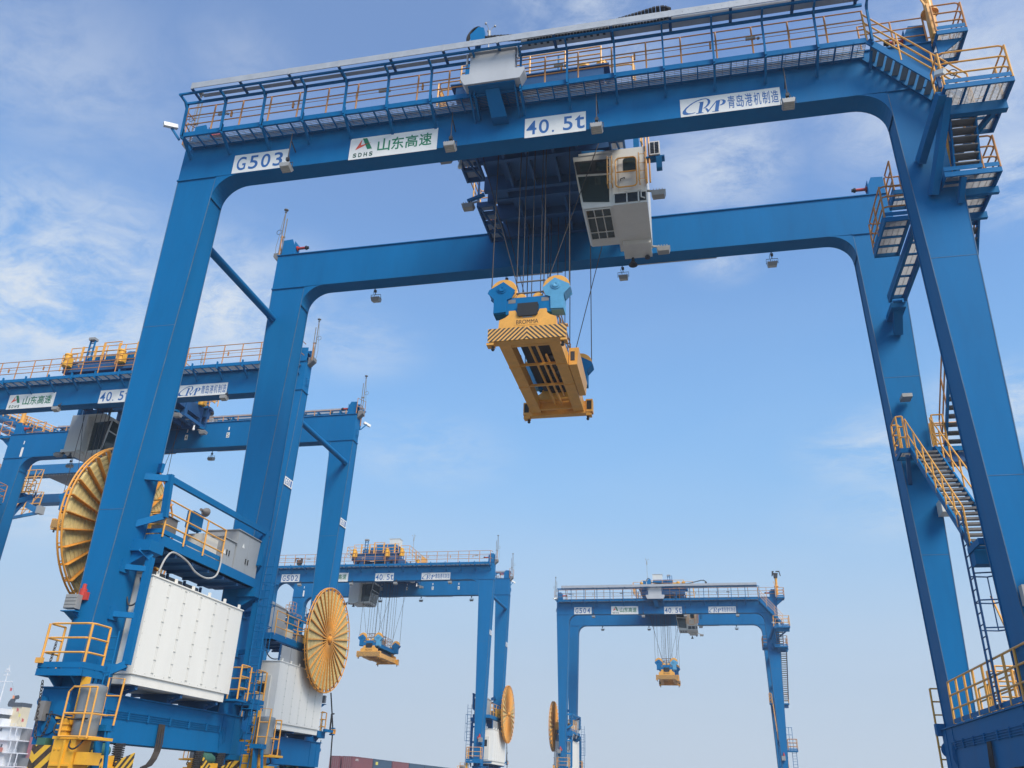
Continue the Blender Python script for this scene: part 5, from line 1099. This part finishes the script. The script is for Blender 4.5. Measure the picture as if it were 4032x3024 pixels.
# ------------------------------------------------------------ container stacks beyond the cranes
def container(x0, x1, y0, y1, z0, m):
    e = empty('shipping_container', ((x0+x1)/2, (y0+y1)/2, z0)); cx, cy = (x0+x1)/2, (y0+y1)/2; hx, hy = (x1-x0)/2, (y1-y0)/2; H = 2.58
    b = MB(); n = int((y1-y0)/.28)
    for sx in (-1, 1):                                                  # corrugated long sides
        pts = []
        for k in range(n): y = -hy+.1+k*(2*hy-.2)/n; d = .035 if k % 2 else 0; pts += [(sx*(hx-.03-d), y), (sx*(hx-.03-d), y+(2*hy-.2)/n*.8)]
        m_ = len(pts); b.add([(p[0], p[1], .12) for p in pts]+[(p[0], p[1], H-.1) for p in pts], [(i, i+1, m_+i+1, m_+i) for i in range(m_-1)])
    b.box(-hx+.09, hx-.09, -hy+.06, hy-.06, .1, H-.02); w_ = b.build('wall', m, e)
    b = MB()
    for sx in (-1, 1):
        for sy in (-1, 1): b.box(min(sx*hx, sx*(hx-.12)), max(sx*hx, sx*(hx-.12)), min(sy*hy, sy*(hy-.12)), max(sy*hy, sy*(hy-.12)), 0, H)
        b.box(min(sx*hx, sx*(hx-.07)), max(sx*hx, sx*(hx-.07)), -hy+.12, hy-.12, 0, .14); b.box(min(sx*hx, sx*(hx-.07)), max(sx*hx, sx*(hx-.07)), -hy+.12, hy-.12, H-.1, H)
    for sy in (-1, 1): b.box(-hx+.12, hx-.12, min(sy*hy, sy*(hy-.07)), max(sy*hy, sy*(hy-.07)), 0, .14); b.box(-hx+.12, hx-.12, min(sy*hy, sy*(hy-.07)), max(sy*hy, sy*(hy-.07)), H-.1, H)
    b.build('corner_frame', m, e)
    b = MB()
    for xx in (-.7, -.25, .25, .7): b.tube((xx, -hy-.03, .1), (xx, -hy-.03, H-.1), .025, 6)
    b.build('lock_rod', 'galvanised', e); return e
GRP = "containers stacked beyond the cranes"
rows = [(162.4, 174.0, 'box_maroon', 'maroon'), (174.4, 190.0, 'box_maroon', None), (190.5, 203.0, 'box_navy', None), (203.6, 214.4, 'box_maroon', None), (215.0, 227.8, 'box_navy', None), (228.4, 241, 'box_navy', None), (241.6, 254, 'box_maroon', None), (254.6, 267, 'box_navy', None)]
cols3 = ['box_navy', 'box_maroon', 'box_maroon', 'box_navy', 'box_maroon', 'box_navy', 'box_navy', 'box_maroon']
rows = [(162.4+12.9*i, 162.4+12.9*i+12.19) for i in range(10)]
topc = ['box_maroon', 'box_navy', 'box_maroon', 'box_navy', 'box_navy', 'box_navy', 'box_maroon', 'box_navy', 'box_navy', 'box_maroon']
TXT = {'box_maroon': 'maroon', 'box_navy': 'dark blue'}
ORD = ['nearest', 'second', 'third', 'fourth', 'fifth', 'sixth', 'seventh', 'eighth', 'ninth', 'farthest']
protos = {}
def put_container(x, y, z, m, label, grp):
    if m not in protos: o = container(-1.22, 1.22, -6.095, 6.095, 0, m); protos[m] = o
    else: o = copy_tree(protos[m])
    o.location = (x, y, z); tag(o, label, 'shipping container', grp); return o
for i, (y0, y1) in enumerate(rows):
    for lev in range(3):
        m = topc[i] if lev == 2 else topc[(i*3+lev*5+1) % 10]
        lv = ('bottom', 'middle', 'top')[lev]
        put_container(-72.7, (y0+y1)/2, lev*2.6, m, "%s corrugated container, %s of the %s stack in the long row at bottom centre" % (TXT[m], lv, ORD[i]), GRP)
for lev in range(3):
    put_container(-75.6, rows[0][0]+6.1, lev*2.6, 'box_maroon', "maroon container in the end stack left of the long row, %s of three" % ('bottom', 'middle', 'topmost')[lev], GRP)
# faint markings on two of them
vs, fs = text_mesh('UBRU', None, -4.6, -2.6, 1.75, 2.15, None)
for o in list(COL.objects):
    if o.name.startswith('shipping_container') and 'top of the nearest' in o.get('label', ''):
        b = MB(); b.add([(1.245, u, z) for u, z in vs], fs); b.build('lettering', 'sign_white', o)
    if o.name.startswith('shipping_container') and 'top of the second' in o.get('label', ''):
        b = MB(); b.box(1.235, 1.25, -4.9, -3.4, 1.35, 2.0); b.build('logo_panel', 'flag_yellow', o)

# ------------------------------------------------------------ ship at the quay
def SP(u, v): return (-279.61+.0349*u+.00951*(v-1659), 4.18+.0003*u-.02757*(v-1659))
sh = empty('cargo_ship', (-276, 294, 0)); ox, oy = -276, 294
def blk(name, u0, v0, u1, v1, y0, y1, m, par=None):
    x0, z1 = SP(u0, v0); x1, z0 = SP(u1, v1); x0, _ = SP(u0, (v0+v1)/2); x1, _ = SP(u1, (v0+v1)/2)
    return MB().box(x0-ox, x1-ox, y0, y1, min(z0, z1), max(z0, z1)).build(name, m, par or sh)
blk('superstructure', -260, 1100, 240, 1640, 0, 14, 'ship_white'); br = blk('bridge', -400, 850, 205, 935, -2, 9, 'ship_white'); blk('bridge_windows', -350, 940, 150, 985, .6, 8.5, 'window_dark', br); blk('bridge_deck', -350, 985, 170, 1100, .2, 12, 'ship_white')
fn = blk('funnel', 165, 800, 300, 1090, 5, 10, 'ship_cream'); blk('funnel_top', 150, 755, 345, 815, 4.6, 10.4, 'black_paint', fn)
b = MB()
for u, v, r_, hgt in ((95, 790, .45, 1.3), (140, 790, .85, 2.2)):
    x, z = SP(u, v); b.path([(x-ox, 7, z), (x-ox+.1, 7, z+hgt), (x-ox+.7, 7, z+hgt+.9), (x-ox+2.0*r_+.4, 7, z+hgt+1.1)], r_, 10)
b.build('exhaust_pipe', 'black_paint', fn)
for v in (1110, 1290, 1460, 1640): blk('deck', 0, v-10, 385, v+8, -1, 10, 'ship_white')
b = MB()
for v in (1110, 1290, 1460, 1640):
    x0, z = SP(230, v-10); x1, _ = SP(385, v-10); railing(b, [(x0-ox, -.9, z), (x1-ox, -.9, z)], 1.1, 1.4, .05, .06)
for v0, v1 in ((1110, 1290), (1290, 1460), (1460, 1640)):
    for u in (380, 300):
        x, z0 = SP(u, (v0+v1)/2); _, z1 = SP(u, v0); _, zz = SP(u, v1); b.box(x-ox-.15, x-ox+.15, -.9, -.6, zz, z1)
b.build('deck_posts', 'ship_white', sh)
for u, v in ((165, 1150), (40, 1325), (120, 1325), (170, 1365), (20, 1500), (-60, 1150), (-60, 1325)): blk('window', u-12, v-20, u+12, v+20, -.15, -.02, 'window_dark')
blk('lifeboat', -60, 1390, 215, 1452, -3, -1.2, 'lifeboat_orange'); blk('gallery_shade', 240, 1120, 330, 1630, 6, 9.9, 'weathered_box')  # dark block behind the posts, the gallery's shade put into its colour
b = MB(); x0, z0 = SP(40, 850); b.tube((x0-ox, 3, z0), (x0-ox+.2, 3, z0+17.5), .28, 8, True, .12)
for dz, hw in ((10.6, 3.6), (13.2, 1.5), (14.6, 1.2)): b.box(x0-ox-hw, x0-ox+hw, 2.8, 3.2, z0+dz, z0+dz+.35)
b.box(x0-ox-.6, x0-ox+.5, 2.6, 3.4, z0+15.2, z0+16); b.build('mast', 'ship_white', sh)
b = MB(); b.path([(x0-ox+3.4, 3, z0+10.7), SP(300, 800)[0:1][0] and (SP(290, 830)[0]-ox, 4, SP(290, 830)[1]), (SP(372, 1100)[0]-ox, 3, SP(372, 1100)[1])], .03, 4); b.build('signal_line', 'rope_steel', sh)
for (u, v, m) in ((228, 575, 'red_paint'), (262, 685, 'flag_orange'), (318, 865, 'red_paint'), (342, 940, 'flag_yellow'), (385, 1010, 'red_paint'), (55, 570, 'flag_blue'), (38, 650, 'flag_orange')):
    x, z = SP(u, v); b = MB(); b.hull([(x-ox-.35, 3, z-.7), (x-ox+.45, 3.2, z-.5), (x-ox+.45, 3.25, z-.5), (x-ox-.35, 3.05, z-.7), (x-ox-.5, 3, z+.8), (x-ox+.3, 3.2, z+.5), (x-ox+.3, 3.25, z+.5), (x-ox-.5, 3.05, z+.8)]); b.build('signal_flag', m, sh)
b = MB(); b.prism([(-40, 0), (14, 0), (15, 4.2), (-42, 4.2)], 'y', -2, 14); b.build('hull', 'ship_red', sh)
tag(sh, 'white cargo ship with cream funnel and signal flags at the bottom left corner', 'ship')
x0, _ = SP(335, 1340); zt = SP(400, 1140)[1]
for i, z in enumerate((zt-2.6, zt-5.2, zt-7.8, zt-10.4)):
    put_container(x0+3.3, 306, z, 'box_red', 'red container %s beside the white ship' % ('topmost', 'second from the top', 'third from the top', 'lowest')[i], 'red containers beside the ship') if 'box_red' in protos or True else None
b = MB(); b.box(x0-1, x0+9, 299, 313, 0, zt-10.41); tag(b.build('quay_block', 'concrete'), 'grey concrete block under the red containers beside the ship', 'quay block')

# ------------------------------------------------------------ thin sea haze over the whole yard
hz_ = MB().box(-420, 160, -60, 560, -1, 75).build('haze', 'concrete'); hz_.data.materials.clear(); hm = bpy.data.materials.new('haze'); hm.use_nodes = True
for n_ in list(hm.node_tree.nodes):
    if n_.type == 'BSDF_PRINCIPLED': hm.node_tree.nodes.remove(n_)
pv = hm.node_tree.nodes.new('ShaderNodeVolumePrincipled'); pv.inputs['Color'].default_value = (0.86, 0.92, 1.0, 1); pv.inputs['Density'].default_value = 0.0007; pv.inputs['Anisotropy'].default_value = 0.2
hm.node_tree.links.new(pv.outputs[0], [n_ for n_ in hm.node_tree.nodes if n_.type == 'OUTPUT_MATERIAL'][0].inputs['Volume']); hz_.data.materials.append(hm)
tag(hz_, 'thin pale haze in the air over the container yard', 'haze', kind='stuff')

# ------------------------------------------------------------ ship-to-shore crane beyond the left edge
st = empty('ship_to_shore_crane', (-105, 92, 0)); ox, oy, oz = -105, 92, 0
def Q(x, z, y=0): return (x-ox, y, z)
b = MB(); b.tube(Q(-122, 61.6), Q(-96, 52.6), .9, 14); b.tube(Q(-122, 60.1, 3), Q(-96, 50.9, 3), .6, 12); b.build('boom_tube', 'blue_paint', st)
b = MB(); b.box(-130-ox, -91-ox, 0, 2.2, 48.8, 50.5); b.box(-130-ox, -91-ox, 8, 10, 46.4, 48.0); b.box(-124-ox, -120-ox, 0, 10, 46, 50); b.build('portal_beam', 'blue_paint', st)
for x in (-128,): b = MB(); b.box(x-1.2-ox, x+1.2-ox, 0, 2.2, 0, 48.7); b.box(x-1.2-ox, x+1.2-ox, 8, 10, 0, 46.3); b.build('leg', 'blue_paint', st)
b = MB()
for i in range(24): x = -105+i*.55; b.bar(Q(x, 48.6, .2), Q(x+3.2, 47.6, 9), .22, .2)
b.build('trolley_underside', 'weathered_box', st)
b = MB(); railing(b, [Q(-118, 60.5, -1), Q(-110, 57.6, -1), Q(-104, 55.3, -1)], 1.6, 1.6, .09, .09); b.bar(Q(-112, 55.6, -1), Q(-111.6, 59.6, -1), .8)
for x0_, x1_, z0_, z1_ in ((-108.6, -105.6, 44.5, 49.6), (-107.4, -104.4, 41.5, 45.5)):
    for yy in (0, 3):
        for x in (x0_, (x0_+x1_)/2, x1_): b.bar(Q(x, z0_, -yy), Q(x+.3, z1_, -yy), .14)
        for k in range(5): zz = lerp(z0_, z1_, k/4); b.bar(Q(x0_, zz, -yy), Q(x1_, zz, -yy), .12)
        b.bar(Q(x0_, z0_, -yy), Q(x1_, z1_, -yy), .1)
b.build('lattice_stair', 'yellow_paint', st)
b = MB(); b.bar(Q(-107.6, 43.8, -2), Q(-102.4, 41.4, -2), .5, .9); b.bar(Q(-108.5, 40.2, -2), Q(-102.4, 41.1, -2), .3, .5); b.build('bracket', 'blue_paint', st)
b = MB(); b.box(-102.3-ox, -101.6-ox, -2.6, -1.4, 40.9, 42.2); b.build('floodlight', 'lamp_housing', st)
tag(st, 'blue ship-to-shore crane with yellow lattice stairs at the left edge behind the others', 'quay crane')
